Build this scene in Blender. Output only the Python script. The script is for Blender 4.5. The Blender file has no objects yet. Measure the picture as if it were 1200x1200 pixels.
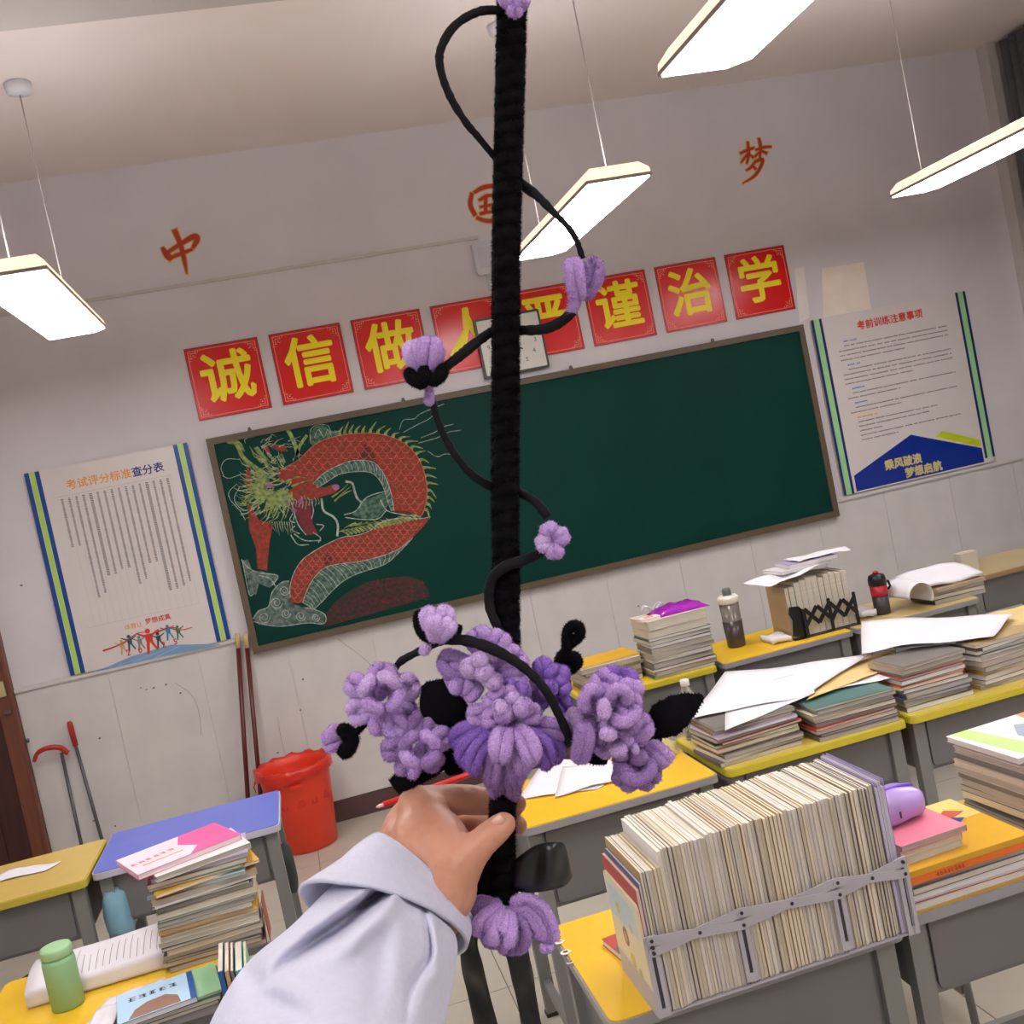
import bpy, bmesh, math, random
import numpy as np
from mathutils import Vector, Matrix, noise
rnd = random.Random(7)
nr = np.random.RandomState(3)
SC = bpy.context.scene
COL = SC.collection
PI = math.pi
# ------------------------------------------------------------------ camera
FPX, YAW, PITCH, ROLL, CAMZ = 1240.79, 0.20722, -0.05167, 0.20490, 1.80704
def cam_rows():
    cy, sy, cp, sp, cr, sr = math.cos(YAW), math.sin(YAW), math.cos(PITCH), math.sin(PITCH), math.cos(ROLL), math.sin(ROLL)
    f = np.array([sy*cp, cy*cp, sp]); x = np.array([cy, -sy, 0.]); d = np.cross(f, x)
    return np.array([cr*x+sr*d, -sr*x+cr*d, f])
CM = cam_rows()
CR, CD, CF = CM          # right, down, forward
CU = -CD
CP = np.array([0, 0, CAMZ])
cam = bpy.data.cameras.new('camera'); camo = bpy.data.objects.new('camera', cam); COL.objects.link(camo)
cam.sensor_width = 36; cam.lens = 36*FPX/1200; cam.clip_start = .02; cam.clip_end = 60
camo.matrix_world = Matrix(((CR[0], CU[0], -CF[0], 0), (CR[1], CU[1], -CF[1], 0), (CR[2], CU[2], -CF[2], CAMZ), (0, 0, 0, 1)))
SC.camera = camo
# ------------------------------------------------------------------ world, exposure
w = bpy.data.worlds.new('night'); SC.world = w; w.use_nodes = True
w.node_tree.nodes['Background'].inputs[0].default_value = (.02, .025, .04, 1)
w.node_tree.nodes['Background'].inputs[1].default_value = .3
SC.view_settings.view_transform = 'Standard'; SC.view_settings.look = 'None'
SC.view_settings.exposure = 0.72; SC.view_settings.gamma = 1; SC.view_settings.use_curve_mapping = False
LAMP = 14.5          # radiance of the lamp diffusers
# ------------------------------------------------------------------ helpers
def ray(px, py): return CR*((px-600)/FPX)+CD*((py-600)/FPX)+CF
def AZ(px, py, z): d = ray(px, py); return CP+d*((z-CAMZ)/d[2])
def AY(px, py, y): d = ray(px, py); return CP+d*(y/d[1])
def FD(px, py, dep): return CP+ray(px, py)*dep
def lin(c):
    c = c/255.; return c/12.92 if c <= .04045 else ((c+.055)/1.055)**2.4
def rgb(r, g, b): return (lin(r), lin(g), lin(b), 1)
MATS = {}
def mat(name, col, rough=.6, n=.06, scale=8, bump=0., stretch=None, metal=0., sheen=0., spec=.5, emit=None, es=1., trans=0., alpha=1., col2=None, coat=0., sss=0.):
    if name in MATS: return MATS[name]
    m = bpy.data.materials.new(name); MATS[name] = m; m.use_nodes = True
    nt = m.node_tree; b = nt.nodes['Principled BSDF']; L = nt.links.new
    b.inputs['Roughness'].default_value = rough; b.inputs['Metallic'].default_value = metal
    b.inputs['Specular IOR Level'].default_value = spec
    if sheen: b.inputs['Sheen Weight'].default_value = sheen; b.inputs['Sheen Roughness'].default_value = .5; b.inputs['Sheen Tint'].default_value = tuple(min(1, c*1.4+.1) for c in rgb(*col)[:3])+(1,)
    if trans: b.inputs['Transmission Weight'].default_value = trans; b.inputs['IOR'].default_value = 1.3
    if alpha < 1: b.inputs['Alpha'].default_value = alpha
    if coat: b.inputs['Coat Weight'].default_value = coat; b.inputs['Coat Roughness'].default_value = .12
    if sss: b.inputs['Subsurface Weight'].default_value = sss; b.inputs['Subsurface Scale'].default_value = .006; b.inputs['Subsurface Radius'].default_value = (1, .35, .2)
    c = rgb(*col)
    tc = nt.nodes.new('ShaderNodeTexCoord'); mp = nt.nodes.new('ShaderNodeMapping'); L(tc.outputs['Object'], mp.inputs[0])
    if stretch: mp.inputs['Scale'].default_value = stretch
    nz = nt.nodes.new('ShaderNodeTexNoise'); nz.inputs['Scale'].default_value = scale; nz.inputs['Detail'].default_value = 4; L(mp.outputs[0], nz.inputs['Vector'])
    rp = nt.nodes.new('ShaderNodeValToRGB'); L(nz.outputs[0], rp.inputs[0])
    rp.color_ramp.elements[0].position = .3; rp.color_ramp.elements[1].position = .7
    c2 = rgb(*col2) if col2 else c
    rp.color_ramp.elements[0].color = tuple(max(0, v*(1-n)) for v in c[:3])+(1,)
    rp.color_ramp.elements[1].color = tuple(min(1, v*(1+n)) for v in c2[:3])+(1,)
    L(rp.outputs[0], b.inputs['Base Color'])
    if bump:
        bp = nt.nodes.new('ShaderNodeBump'); bp.inputs['Strength'].default_value = bump; bp.inputs['Distance'].default_value = .002
        L(nz.outputs[0], bp.inputs['Height']); L(bp.outputs[0], b.inputs['Normal'])
    if emit: b.inputs['Emission Color'].default_value = rgb(*emit); b.inputs['Emission Strength'].default_value = es
    return m
def Rz(a): return np.array([[math.cos(a), -math.sin(a), 0], [math.sin(a), math.cos(a), 0], [0, 0, 1]])
def Rx(a): return np.array([[1, 0, 0], [0, math.cos(a), -math.sin(a)], [0, math.sin(a), math.cos(a)]])
def Ry(a): return np.array([[math.cos(a), 0, math.sin(a)], [0, 1, 0], [-math.sin(a), 0, math.cos(a)]])
class MB:
    def __init__(s): s.v = []; s.f = []; s.m = []; s.n = 0; s.sm = []
    def add(s, V, F, mi=0, smooth=False):
        V = np.asarray(V, float).reshape(-1, 3); s.v.append(V)
        o = s.n; s.f.extend([tuple(int(i)+o for i in f) for f in F]); s.m.extend([mi]*len(F)); s.sm.extend([smooth]*len(F)); s.n += len(V); return s
    def box(s, x0, x1, y0, y1, z0, z1, mi=0, R=None, c=None):
        V = np.array([[x, y, z] for z in (z0, z1) for y in (y0, y1) for x in (x0, x1)], float)
        if R is not None: c = V.mean(0) if c is None else np.array(c); V = (V-c)@R.T+c
        return s.add(V, [(0, 2, 3, 1), (4, 5, 7, 6), (0, 1, 5, 4), (2, 6, 7, 3), (0, 4, 6, 2), (1, 3, 7, 5)], mi)
    def prism(s, pts, d0, d1, axis='z', mi=0, smooth=False):
        n = len(pts); V = []
        for d in (d0, d1):
            for a, b in pts: V.append({'z': (a, b, d), 'y': (a, d, b), 'x': (d, a, b)}[axis])
        return s.add(V, [tuple(range(n-1, -1, -1)), tuple(range(n, 2*n))]+[(i, (i+1) % n, n+(i+1) % n, n+i) for i in range(n)], mi, smooth)
    def lathe(s, prof, n=24, c=(0, 0, 0), mi=0, smooth=True, cap=True):
        V = []; F = []; c = np.array(c, float)
        for r, z in prof:
            for k in range(n): a = 2*PI*k/n; V.append(c+(r*math.cos(a), r*math.sin(a), z))
        for i in range(len(prof)-1):
            for k in range(n): F.append((i*n+k, i*n+(k+1) % n, (i+1)*n+(k+1) % n, (i+1)*n+k))
        s.add(V, F, mi, smooth)
        if cap:
            m = len(prof)-1
            s.f.append(tuple(s.n-len(V)+k for k in range(n-1, -1, -1))); s.f.append(tuple(s.n-len(V)+m*n+k for k in range(n))); s.m += [mi, mi]; s.sm += [False, False]
        return s
    def tube(s, P, r, n=8, mi=0, smooth=True, flat=None, caps=True, closed=False, updir=None):
        P = np.asarray(P, float); N = len(P); r = np.broadcast_to(np.asarray(r, float), (N,)) if np.ndim(r) < 2 else r
        T = np.gradient(P, axis=0); T /= np.linalg.norm(T, axis=1)[:, None]+1e-12
        up = np.array(updir if updir is not None else (0.13, .21, 1.)); 
        V = []
        nrm = None
        for i in range(N):
            if nrm is None or updir is not None: a = up-T[i]*(up@T[i]); 
            else: a = nrm-T[i]*(nrm@T[i])
            if np.linalg.norm(a) < 1e-6: a = np.cross(T[i], (1, 0, 0))
            a /= np.linalg.norm(a); nrm = a; b = np.cross(T[i], a)
            fl = 1 if flat is None else flat
            for k in range(n): t = 2*PI*k/n; V.append(P[i]+r[i]*(math.cos(t)*a*fl+math.sin(t)*b))
        F = [(i*n+k, i*n+(k+1) % n, (i+1)*n+(k+1) % n, (i+1)*n+k) for i in range(N-1) for k in range(n)]
        if caps: F += [tuple(range(n-1, -1, -1)), tuple((N-1)*n+k for k in range(n))]
        return s.add(V, F, mi, smooth)
    def build(s, name, mats, parent=None, loc=None, rz=0., **props):
        me = bpy.data.meshes.new(name); V = np.concatenate(s.v) if s.v else np.zeros((0, 3))
        me.from_pydata(V.tolist(), [], s.f)
        if not isinstance(mats, (list, tuple)): mats = [mats]
        for m in mats: me.materials.append(m)
        me.polygons.foreach_set('material_index', s.m); me.polygons.foreach_set('use_smooth', s.sm); me.update()
        o = bpy.data.objects.new(name, me); COL.objects.link(o)
        if parent is not None: o.parent = parent
        if loc is not None: o.location = loc
        o.rotation_euler.z = rz
        for k, v in props.items(): o[k] = v
        return o
STUFF = ('mane', 'white_outlines', 'shading', 'scales', 'swirl_lines', 'hill_specks', 'belly', 'eye_patches')
def thing(name, label, cat, loc=(0, 0, 0), rz=0., group=None):
    o = bpy.data.objects.new(name, None); COL.objects.link(o); o.location = tuple(float(q) for q in loc); o.rotation_euler.z = rz
    o.empty_display_size = .05; o['label'] = label; o['category'] = cat
    if group: o['group'] = group
    return o
def tag(o, label, cat, group=None):
    o['label'] = label; o['category'] = cat
    if group: o['group'] = group
    return o
def struct(o): o['kind'] = 'structure'; return o
def dup(o, parent=None):
    c = o.copy(); COL.objects.link(c)
    if parent is not None: c.parent = parent
    for ch in o.children: dup(ch, c)
    return c
def rrect(x0, x1, y0, y1, r, n=4):
    P = []
    for cx, cy, a in ((x1-r, y0+r, -PI/2), (x1-r, y1-r, 0), (x0+r, y1-r, PI/2), (x0+r, y0+r, PI)):
        for i in range(n+1): t = a+i*PI/2/n; P.append((cx+r*math.cos(t), cy+r*math.sin(t)))
    return P
def text(name, s, x, y, z, size, m, parent=None, off=0., rot=(PI/2, 0, 0), al='CENTER', ext=.0003, sx=1., shear=0.):
    """lettering as real mesh; off thickens the strokes with shifted copies a hair apart in depth"""
    cu = bpy.data.curves.new(name, 'FONT'); cu.body = s; cu.size = size; cu.align_x = al; cu.align_y = 'CENTER'; cu.shear = shear; cu.resolution_u = 2
    o = bpy.data.objects.new(name, cu); COL.objects.link(o); dg = bpy.context.evaluated_depsgraph_get(); me = o.evaluated_get(dg).to_mesh()
    V = np.zeros(len(me.vertices)*3); me.vertices.foreach_get('co', V); V = V.reshape(-1, 3); F = [tuple(p.vertices) for p in me.polygons]
    o.evaluated_get(dg).to_mesh_clear(); bpy.data.objects.remove(o); bpy.data.curves.remove(cu)
    q = MB(); dirs = [(0, 0)]+([(math.cos(t)*off, math.sin(t)*off) for t in np.arange(0, 6.2, PI/4 if off > .003 else PI/2)] if off else [])
    for k, (dx, dy) in enumerate(dirs): q.add(V+np.array([dx, dy, ext+.00002*k]), F)
    o = q.build(name, m, parent); o.location = (x, y, z); o.rotation_euler = rot; return o
def glyphs(n, x, y, z, size, m, parent, rot=(PI/2, 0, 0), seed=1):
    """a row of blurred-looking character blocks, as illegible as the small print in the photo"""
    g = random.Random(seed); q = MB()
    for k in range(n):
        x0 = (k-n/2)*size
        for j in range(3): h = (-.36+.36*j+g.uniform(-.05, .05))*size; q.box(x0+size*g.uniform(.08, .2), x0+size*g.uniform(.7, .9), h-.06*size, h+.06*size, 0, .0002)
        for j in range(2): c = x0+size*g.uniform(.2, .75); q.box(c-.06*size, c+.06*size, -.42*size, size*g.uniform(.1, .42), .0002, .0004)
    o = q.build('print_marks', m, parent); o.location = (x, y, z); o.rotation_euler = rot; return o
def spline(pts, n=8):
    P = np.array(pts, float); out = []
    Q = np.vstack([2*P[0]-P[1], P, 2*P[-1]-P[-2]])
    for i in range(1, len(Q)-2):
        for k in range(n):
            t = k/n; a, b, c, d = Q[i-1:i+3]
            out.append(.5*((2*b)+(-a+c)*t+(2*a-5*b+4*c-d)*t*t+(-a+3*b-3*c+d)*t**3))
    out.append(P[-1]); return np.array(out)
# ================================================================== SETTING
X0, X1, Y0, Y1, H = -2.6, 5.05, -2.6, 6.0, 3.744
m_wall = mat('wall_paint', (212, 206, 208), .75, .05, 2.2, .1)
m_ceil = mat('ceiling_paint', (224, 212, 204), .85, .04, 1.5, .05)
m_panel = mat('wainscot_panel', (206, 201, 198), .38, .05, 5, .03)
m_dado = mat('dado_trim', (205, 200, 197), .45, .03)
m_floor = mat('floor_tile', (190, 182, 168), .28, .06, 5, 0, coat=.2)
m_grout = mat('floor_grout', (120, 110, 98), .8, .1)
m_base = mat('baseboard_brown', (84, 58, 56), .5, .1)
m_door = mat('door_wood', (62, 26, 20), .5, .25, 6, .2, stretch=(8, 8, .6))
m_doorf = mat('door_frame_wood', (112, 62, 42), .45, .2, 6, .1, stretch=(8, 8, .6))
struct(MB().box(X0, X1, Y1, Y1+.12, 0, H+.15).build('wall_back', m_wall))
struct(MB().box(X0-.12, X0, Y0-.12, Y1+.12, 0, H+.15).build('wall_left', m_wall))
struct(MB().box(X0, X1, Y0-.12, Y0, 0, H+.15).build('wall_front', m_wall))
wr = MB()
wr.box(X1, X1+.12, Y0-.12, 1.2, 0, H+.15).box(X1, X1+.12, 1.2, 5.5, 0, .95).box(X1, X1+.12, 1.2, 5.5, 3.3, H+.15).box(X1, X1+.12, 5.5, Y1+.12, 0, H+.15)
struct(wr.build('wall_right', m_wall))
struct(MB().box(4.835, 4.90, 5.90, Y1-.002, .001, H-.001).build('trim_1', mat('pilaster_paint', (188, 182, 178), .7, .05)))
win = struct(MB().box(X1+.03, X1+.07, 1.2, 5.5, .95, 1.0).box(X1+.03, X1+.07, 1.2, 5.5, 3.25, 3.3).box(X1+.03, X1+.07, 1.2, 1.25, 1, 3.25).box(X1+.03, X1+.07, 5.45, 5.5, 1, 3.25).box(X1+.03, X1+.07, 3.3, 3.36, 1, 3.25).box(X1+.03, X1+.07, 1.2, 5.5, 2.5, 2.55).build('window_1', mat('window_frame_grey', (120, 120, 122), .4)))
MB().box(X1+.045, X1+.05, 1.25, 5.45, 1.0, 3.25).build('pane', mat('night_glass', (20, 24, 34), .08, .1), win)
struct(MB().box(X0-.12, X1+.12, Y0-.12, Y1+.12, H, H+.12).build('ceiling', m_ceil))
bz = 3.52; by = float(AZ(200, 15, bz)[1])
struct(MB().box(X0, X1, by-.3, by, bz, H+.01).build('trim_2', mat('beam_paint', (186, 177, 170), .85, .04, 1.5)))
# ceiling fixtures ------------------------------------------------
fl = struct(MB().box(X0-.12, X1+.12, Y0-.12, Y1+.12, -.12, -.002).build('floor', m_grout))
ts = .6; tm = None
tx = -.6-.353 % .6
for i in range(13):
    for j in range(9):
        x, y = -2.6+i*ts, .6+j*ts
        if x+ts > X1 or y > Y1: continue
        if tm is None:
            o = MB().prism(rrect(0, ts-.004, 0, ts-.004, .002, 1), -.0019, .004).build('tile', m_floor, fl); tm = o
        else: o = tm.copy(); COL.objects.link(o)
        o.location = (x, y, -.004+.0001*rnd.random())
MB().box(X0, X1, Y0, .595, -.0019, -.0002).build('floor_slab', m_floor, fl)
wb = bpy.data.objects['wall_back']
# wainscot panels on the back wall
xx = -1.575+.02; k = 0
while xx < 4.80:
    w_ = min(.47, 4.815-xx); MB().box(0, w_-.002, -.006, 0, 0, 1.0).build('panel', m_panel, wb, (xx, Y1-.0002, .118)); xx += .47
struct(MB().box(-1.555, 4.833, Y1-.02, Y1-.0001, 1.118, 1.135).box(-1.555, 4.833, Y1-.012, Y1-.0001, 1.135, 1.142).build('trim_3', m_dado))
struct(MB().box(-1.555, 4.833, Y1-.016, Y1-.0001, 0, .112).box(-1.555, 4.833, Y1-.012, Y1-.0001, .112, .117).build('baseboard_back', m_base))
# door at the left of the back wall
d = struct(MB().box(-1.64, -1.558, Y1-.05, Y1-.001, 0, 2.12).box(-2.56, -2.50, Y1-.05, Y1-.001, 0, 2.12).box(-2.5, -1.64, Y1-.05, Y1-.001, 2.04, 2.12).box(-1.575, -1.558, Y1-.06, Y1-.05, 0, 2.12).build('door_1', m_doorf))
lf = MB().box(-2.5, -1.642, Y1-.035, Y1-.002, .005, 2.04)
for z0, z1 in ((.15, .9), (1.1, 1.9)): lf.prism([(-2.38, z0), (-1.76, z0), (-1.76, z1), (-2.38, z1)], Y1-.045, Y1-.035, 'y')
lf.build('door_leaf', m_door, d)
MB().box(-1.63, -1.585, Y1-.066, Y1-.051, 1.12, 1.2).build('latch_plate', mat('latch_pale', (190, 176, 130), .4), d)
MB().box(-1.61, -1.575, Y1-.075, Y1-.061, 1.03, 1.05).build('latch_bolt', mat('latch_steel', (110, 106, 100), .35, metal=.8), d)
MB().lathe([(.006, 0), (.009, .012), (.006, .02)], 10).build('hook', mat('latch_steel', ()), d, (-1.545, Y1-.02, .85))
# marks on the plaster: pale patch by the right poster
for nm, q, c in (('lower', ((963, 315), (1012, 307), (1021, 362), (965, 372)), (236, 222, 208)), ('b', ((931, 315), (942, 313), (949, 372), (937, 378)), (228, 220, 216))):
    P = [AY(a, b, 6.) for a, b in q]; MB().prism([(p[0], p[2]) for p in P], Y1-.0008, Y1-.0001, 'y').build('paint_patch', mat('patch_'+nm, c, .8), wb)
# little dark marks low on the wall
mk = MB()
for px, py in ((117, 865), (165, 806), (172, 808), (180, 806), (195, 802), (212, 812), (135, 968), (110, 962), (192, 965), (325, 882), (352, 832), (355, 796), (25, 686), (748, 710), (88, 624)):
    p = AY(px, py, 6.-.0065); mk.prism([(p[0]+.006*math.cos(t)*rnd.uniform(.5, 1.6), p[2]+.005*math.sin(t)*rnd.uniform(.4, 1.5)) for t in np.arange(0, 6.2, .9)], Y1-.0072, Y1-.0064, 'y')
for pts in (((430, 815), (450, 838), (458, 860)), ((395, 748), (430, 775), (450, 800)), ((205, 800), (225, 815), (233, 835), (236, 862)), ((325, 840), (333, 880), (345, 900))):
    P = spline([AY(a, b, 6.-.0068) for a, b in pts], 4); mk.tube(P, .0007, 4)
mk.build('scuff_marks', mat('scuff', (96, 88, 84), .8), wb, kind='stuff')
# curtain at the right window
cv = MB(); N = 60; V = []; F = []
for i in range(N+1):
    y = 5.2+.64*i/N; x = X1-.15+.03*math.sin(i*.95)+.01*math.sin(i*2.3)
    for z in (.3, 1.2, 2.2, 3.1, 3.72): V.append((x+.01*math.sin(z*2+i), y, z))
for i in range(N):
    for j in range(4): F.append((i*5+j, (i+1)*5+j, (i+1)*5+j+1, i*5+j+1))
cur = cv.add(V, F, 0, True).build('curtain', mat('curtain_grey', (96, 96, 100), .9, .1, 30)); tag(cur, 'grey curtain hanging in folds beside the right window', 'curtain')
mo = cur.modifiers.new('s', 'SOLIDIFY'); mo.thickness = .004
rd = MB().tube([(X1-.045, 1.3, 3.38), (X1-.045, 4.98, 3.38)], .012).build('curtain_rail', mat('rail', (90, 90, 92), .4, metal=.5)); tag(rd, 'dark curtain rail under the ceiling at the right', 'rail')
# conduit + access point
p0, p1 = AY(107, 352, 5.99), AY(560, 278, 5.99)
cd = MB().box(X0+.001, 1.39, Y1-.014, Y1-.001, 3.066, 3.084).build('cable_duct', mat('duct_white', (196, 190, 184), .5)); tag(cd, 'thin white cable duct running along the upper wall to the router box', 'cable duct')
ap = thing('router_box', 'white wireless router box above the red sign row behind the black wand', 'router', (1.41, Y1-.001, 2.95))
m_pl = mat('plastic_white', (205, 203, 206), .4)
MB().prism(rrect(-.07, .07, -.095, .095, .02), -.035, 0, 'y').build('body', m_pl, ap)
MB().prism(rrect(-.045, .045, -.06, .06, .012), -.038, -.0351, 'y').build('front_cover', mat('plastic_lilac', (196, 192, 206), .35), ap)
MB().box(-.012, .012, -.012, 0, -.22, -.0952).build('cable_cover', m_pl, ap)
# ================================================================== LAMPS
m_emit = bpy.data.materials.new('lamp_diffuser'); m_emit.use_nodes = True
b = m_emit.node_tree.nodes['Principled BSDF']; b.inputs['Base Color'].default_value = (.8, .8, .8, 1); b.inputs['Emission Color'].default_value = (1, .975, .97, 1); b.inputs['Emission Strength'].default_value = LAMP
m_hous = mat('lamp_housing', (236, 224, 210), .5, .02, emit=(255, 214, 188), es=.7)
m_fill = mat('ceiling_fill_glow', (230, 230, 230), .5, .01, emit=(240, 246, 255), es=15.0)  # glow for the added fill strips, not a lamp diffuser
m_rim = mat('lamp_rim', (150, 142, 134), .5)
m_cord = mat('lamp_cord', (200, 190, 184), .6)
def lamp(x, yf, label, zz=2.7):
    L_, W_ = 1.22, .25; t = thing('pendant_lamp', label, 'lamp', (x, yf-L_/2, zz), 0, None)
    hw, hl = W_/2, L_/2
    ch = .05
    def ring(o, z): a, bq = hw-o, hl-o; c = min(ch, a*.6); return [(-a, -bq), (a, -bq), (a, bq-c), (a-c, bq), (-a+c, bq), (-a, bq)], z
    MB().prism(ring(0, 0)[0], 0, .012).build('rim', m_rim, t)
    V = []; 
    for o, z in ((.002, .0121), (.004, .03), (.03, .06)): V += [(a, c, z) for a, c in ring(o, 0)[0]]
    F = [(i*6+k, i*6+(k+1) % 6, (i+1)*6+(k+1) % 6, (i+1)*6+k) for i in range(2) for k in range(6)]+[tuple(range(12, 18))]
    MB().add(V, F).build('housing', m_hous, t)
    MB().box(-.04, .04, -.42, .42, .0602, .075).build('driver_box', m_hous, t)
    MB().box(-.085, -.045, -.55, .4, .0602, .063).box(.045, .085, -.55, .4, .0602, .063).build('ceiling_fill', m_fill, t)  # unseen glowing strips, added to brighten the ceiling and upper wall
    MB().prism(ring(.008, 0)[0], -.004, -.0002).build('diffuser', m_emit, t)
    for yy in (-.5, .5):
        top = (H if abs(yf-L_/2+yy-by+.15) > .15 else bz)-zz
        MB().tube([(0, yy, .0602), (0, yy, top-.03)], .0028, 6).build('cord', m_cord, t)
        MB().lathe([(.012, top-.05), (.05, top-.04), (.055, top-.004), (.05, top-.0005)], 20, (0, yy, 0)).build('canopy', m_pl, t)
    return t
lamp(-.69, 4.87, 'lit pendant lamp at the left, hanging above the left poster')
lamp(1.40, 4.86, 'lit pendant lamp seen just right of the black wand')
lamp(3.40, 4.86, 'lit pendant lamp at the right edge, over the right poster')
lamp(1.30, 2.64, 'lit pendant lamp cut by the top edge, right of the wand')
lamp(-.69, 2.64, 'lit pendant lamp overhead at the left, nearer than the poster one')
lamp(3.30, 2.64, 'lit pendant lamp overhead at the right, second from the wall')
for x_ in (-.69, 1.3, 3.3): lamp(x_, .2, 'lit pendant lamp overhead behind the viewer, %s' % {-.69: 'left one', 1.3: 'middle one', 3.3: 'right one'}[x_])
# ================================================================== SIGNS
m_red = mat('sign_red', (222, 26, 24), .22, .03, spec=.45); m_yel = mat('sign_yellow', (255, 232, 10), .4, .02); m_pinkl = mat('sign_pink_line', (240, 150, 130), .4)
m_dkr = mat('sign_border', (150, 34, 40), .3)
SZ, PT, SX, SB = .3955, .458, -.3394, 2.338
ords = ['first', 'second', 'third', 'fourth', 'fifth', 'sixth', 'seventh', 'eighth']
for k, ch in enumerate('诚信做人严谨治学'):
    t = thing('wall_sign', 'square red sign with the yellow character %s, %s from the left' % (ch, ords[k]), 'sign', (SX+k*PT+SZ/2, Y1-.001, SB+SZ/2), 0, 'red character signs above the chalkboard')
    h = SZ/2
    MB().box(-h, h, -.004, 0, -h, h).build('plate', m_red, t)
    fr = MB(); e = .006
    for a, bq, c, dd in ((-h, h, -h, -h+e), (-h, h, h-e, h), (-h, -h+e, -h+e, h-e), (h-e, h, -h+e, h-e)): fr.box(a, bq, -.0055, -.0041, c, dd)
    fr.build('border', m_dkr, t)
    q = MB(); g = h-.016; lw = .0035; yy = (-.005, -.0042)
    for s1 in (1, -1):
        q.box(-g+.045, g-.045, *yy, s1*g-lw/2, s1*g+lw/2); q.box(s1*g-lw/2, s1*g+lw/2, *yy, -g+.045, g-.045)
        for s2 in (1, -1):
            # stepped fret at the corner
            for a, bq, c, dd in ((0, .045, 0, lw), (0, lw, 0, .045), (.012, .04, .012, .012+lw), (.012, .012+lw, .012, .04), (.024, .024+lw, .024, .034), (.024, .034, .024, .024+lw), (.04, .04+lw, 0, .02), (0, .02, .04, .04+lw), (.052, .052+lw, 0, .012), (0, .012, .052, .052+lw), (.03, .04, .034, .034+lw)):
                xs = sorted((s1*(g-a), s1*(g-bq))); zs = sorted((s2*(g-c), s2*(g-dd))); q.box(xs[0], xs[1], yy[0], yy[1], zs[0], zs[1])
    q.build('corner_fret', m_pinkl, t)
    text('lettering', ch, 0, -.0042, -.003, .29, m_yel, t, off=.0068)
# brush characters of the slogan
m_brush = mat('brush_red', (176, 48, 30), .5); m_brushy = mat('brush_yellow', (214, 170, 60), .5)
def brush(strokes, name, label):
    P = [[AY(a, b, 6.) for a, b, r in s] for s in strokes]
    allp = np.concatenate([np.array(p) for p in P]); c = allp.mean(0)
    t = thing('wall_lettering', label, 'lettering', (c[0], Y1-.0005, c[2]), 0, None)
    for nm, m, gr, dy in (('outline', m_brushy, .0055, -.001), ('stroke', m_brush, 0, -.0025)):
        q = MB()
        for si, (s, pp) in enumerate(zip(strokes, P)):
            S = spline([(p[0]-c[0], p[2]-c[2], r*.0058) for p, (a, b, r) in zip(pp, s)], 5)
            T_ = np.gradient(S[:, :2], axis=0); T_ /= np.linalg.norm(T_, axis=1)[:, None]+1e-9; Nn = np.stack([-T_[:, 1], T_[:, 0]], 1)
            r = np.maximum(S[:, 2], .0008)+gr
            S2 = S[:, :2].copy(); S2[0] -= T_[0]*gr; S2[-1] += T_[-1]*gr
            A = S2+Nn*r[:, None]; B = S2-Nn*r[:, None]; n = len(A); V = []
            y_ = dy-si*.00012
            for z_ in (y_, y_+.0009):
                V += [(a, z_, b_) for a, b_ in A]+[(a, z_, b_) for a, b_ in B]
            F = []
            for i in range(n-1): F += [(i, i+1, n+i+1, n+i), (2*n+i, 3*n+i, 3*n+i+1, 2*n+i+1)]
            F += [(i, 2*n+i, 2*n+i+1, i+1) for i in range(n-1)]+[(n+i, n+i+1, 3*n+i+1, 3*n+i) for i in range(n-1)]
            q.add(V, F)
        q.build(nm, m, t)
    return t
brush([[(190, 290, 1.5), (196, 299, 3), (201, 305, 2)], [(196, 296, 1.5), (215, 284, 2), (228, 277, 2.5), (231, 281, 2.5), (226, 291, 1.5)], [(200, 302, 1.5), (213, 297, 1.8), (226, 292, 1.2)], [(204, 269, 2.5), (211, 285, 2.2), (216, 305, 1.9), (219, 321, .6)]], 'zhong', 'red brush-drawn character 中, leftmost of the three on the upper wall')
brush([[(553, 226, 1.8), (551, 240, 2.2), (557, 253, 2.2)], [(555, 226, 1.5), (566, 220, 2.2), (580, 218, 2), (588, 223, 2.2), (591, 240, 2), (586, 256, 2)], [(558, 255, 1.8), (570, 259, 2), (584, 258, 1.8)], [(561, 235, 1.4), (570, 230, 1.8), (577, 229, 1.2)], [(569, 231, 1.8), (569, 249, 1.8)], [(562, 243, 1.3), (577, 240, 1.3)], [(562, 251, 1.6), (570, 249, 1.6), (580, 248, 1.2)], [(575, 243, 1.2), (579, 247, 1.4)]], 'guo', 'red brush-drawn character 国 half hidden behind the wand')
brush([[(867, 180, 1.2), (876, 176, 1.6), (884, 173, 1)], [(876, 166, 1.3), (877, 180, 1.8), (875, 192, 1)], [(876, 180, 1.2), (871, 187, 1.2), (868, 191, .6)], [(878, 181, 1), (883, 185, 1.4)], [(885, 176, 1.2), (894, 173, 1.4), (904, 172, 1)], [(889, 162, 1.5), (891, 173, 1.8), (890, 186, 1)], [(890, 178, 1), (884, 184, 1.1)], [(892, 177, 1.2), (899, 180, 1.6)], [(886, 188, 1.2), (880, 196, 1.4), (874, 200, .8)], [(884, 190, 1.4), (893, 187, 1.9), (891, 196, 1.6), (883, 207, 1.4), (870, 215, .5)], [(882, 195, 1.2), (886, 199, 1.4)]], 'meng', 'red brush-drawn character 梦, rightmost of the three on the upper wall')
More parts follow.
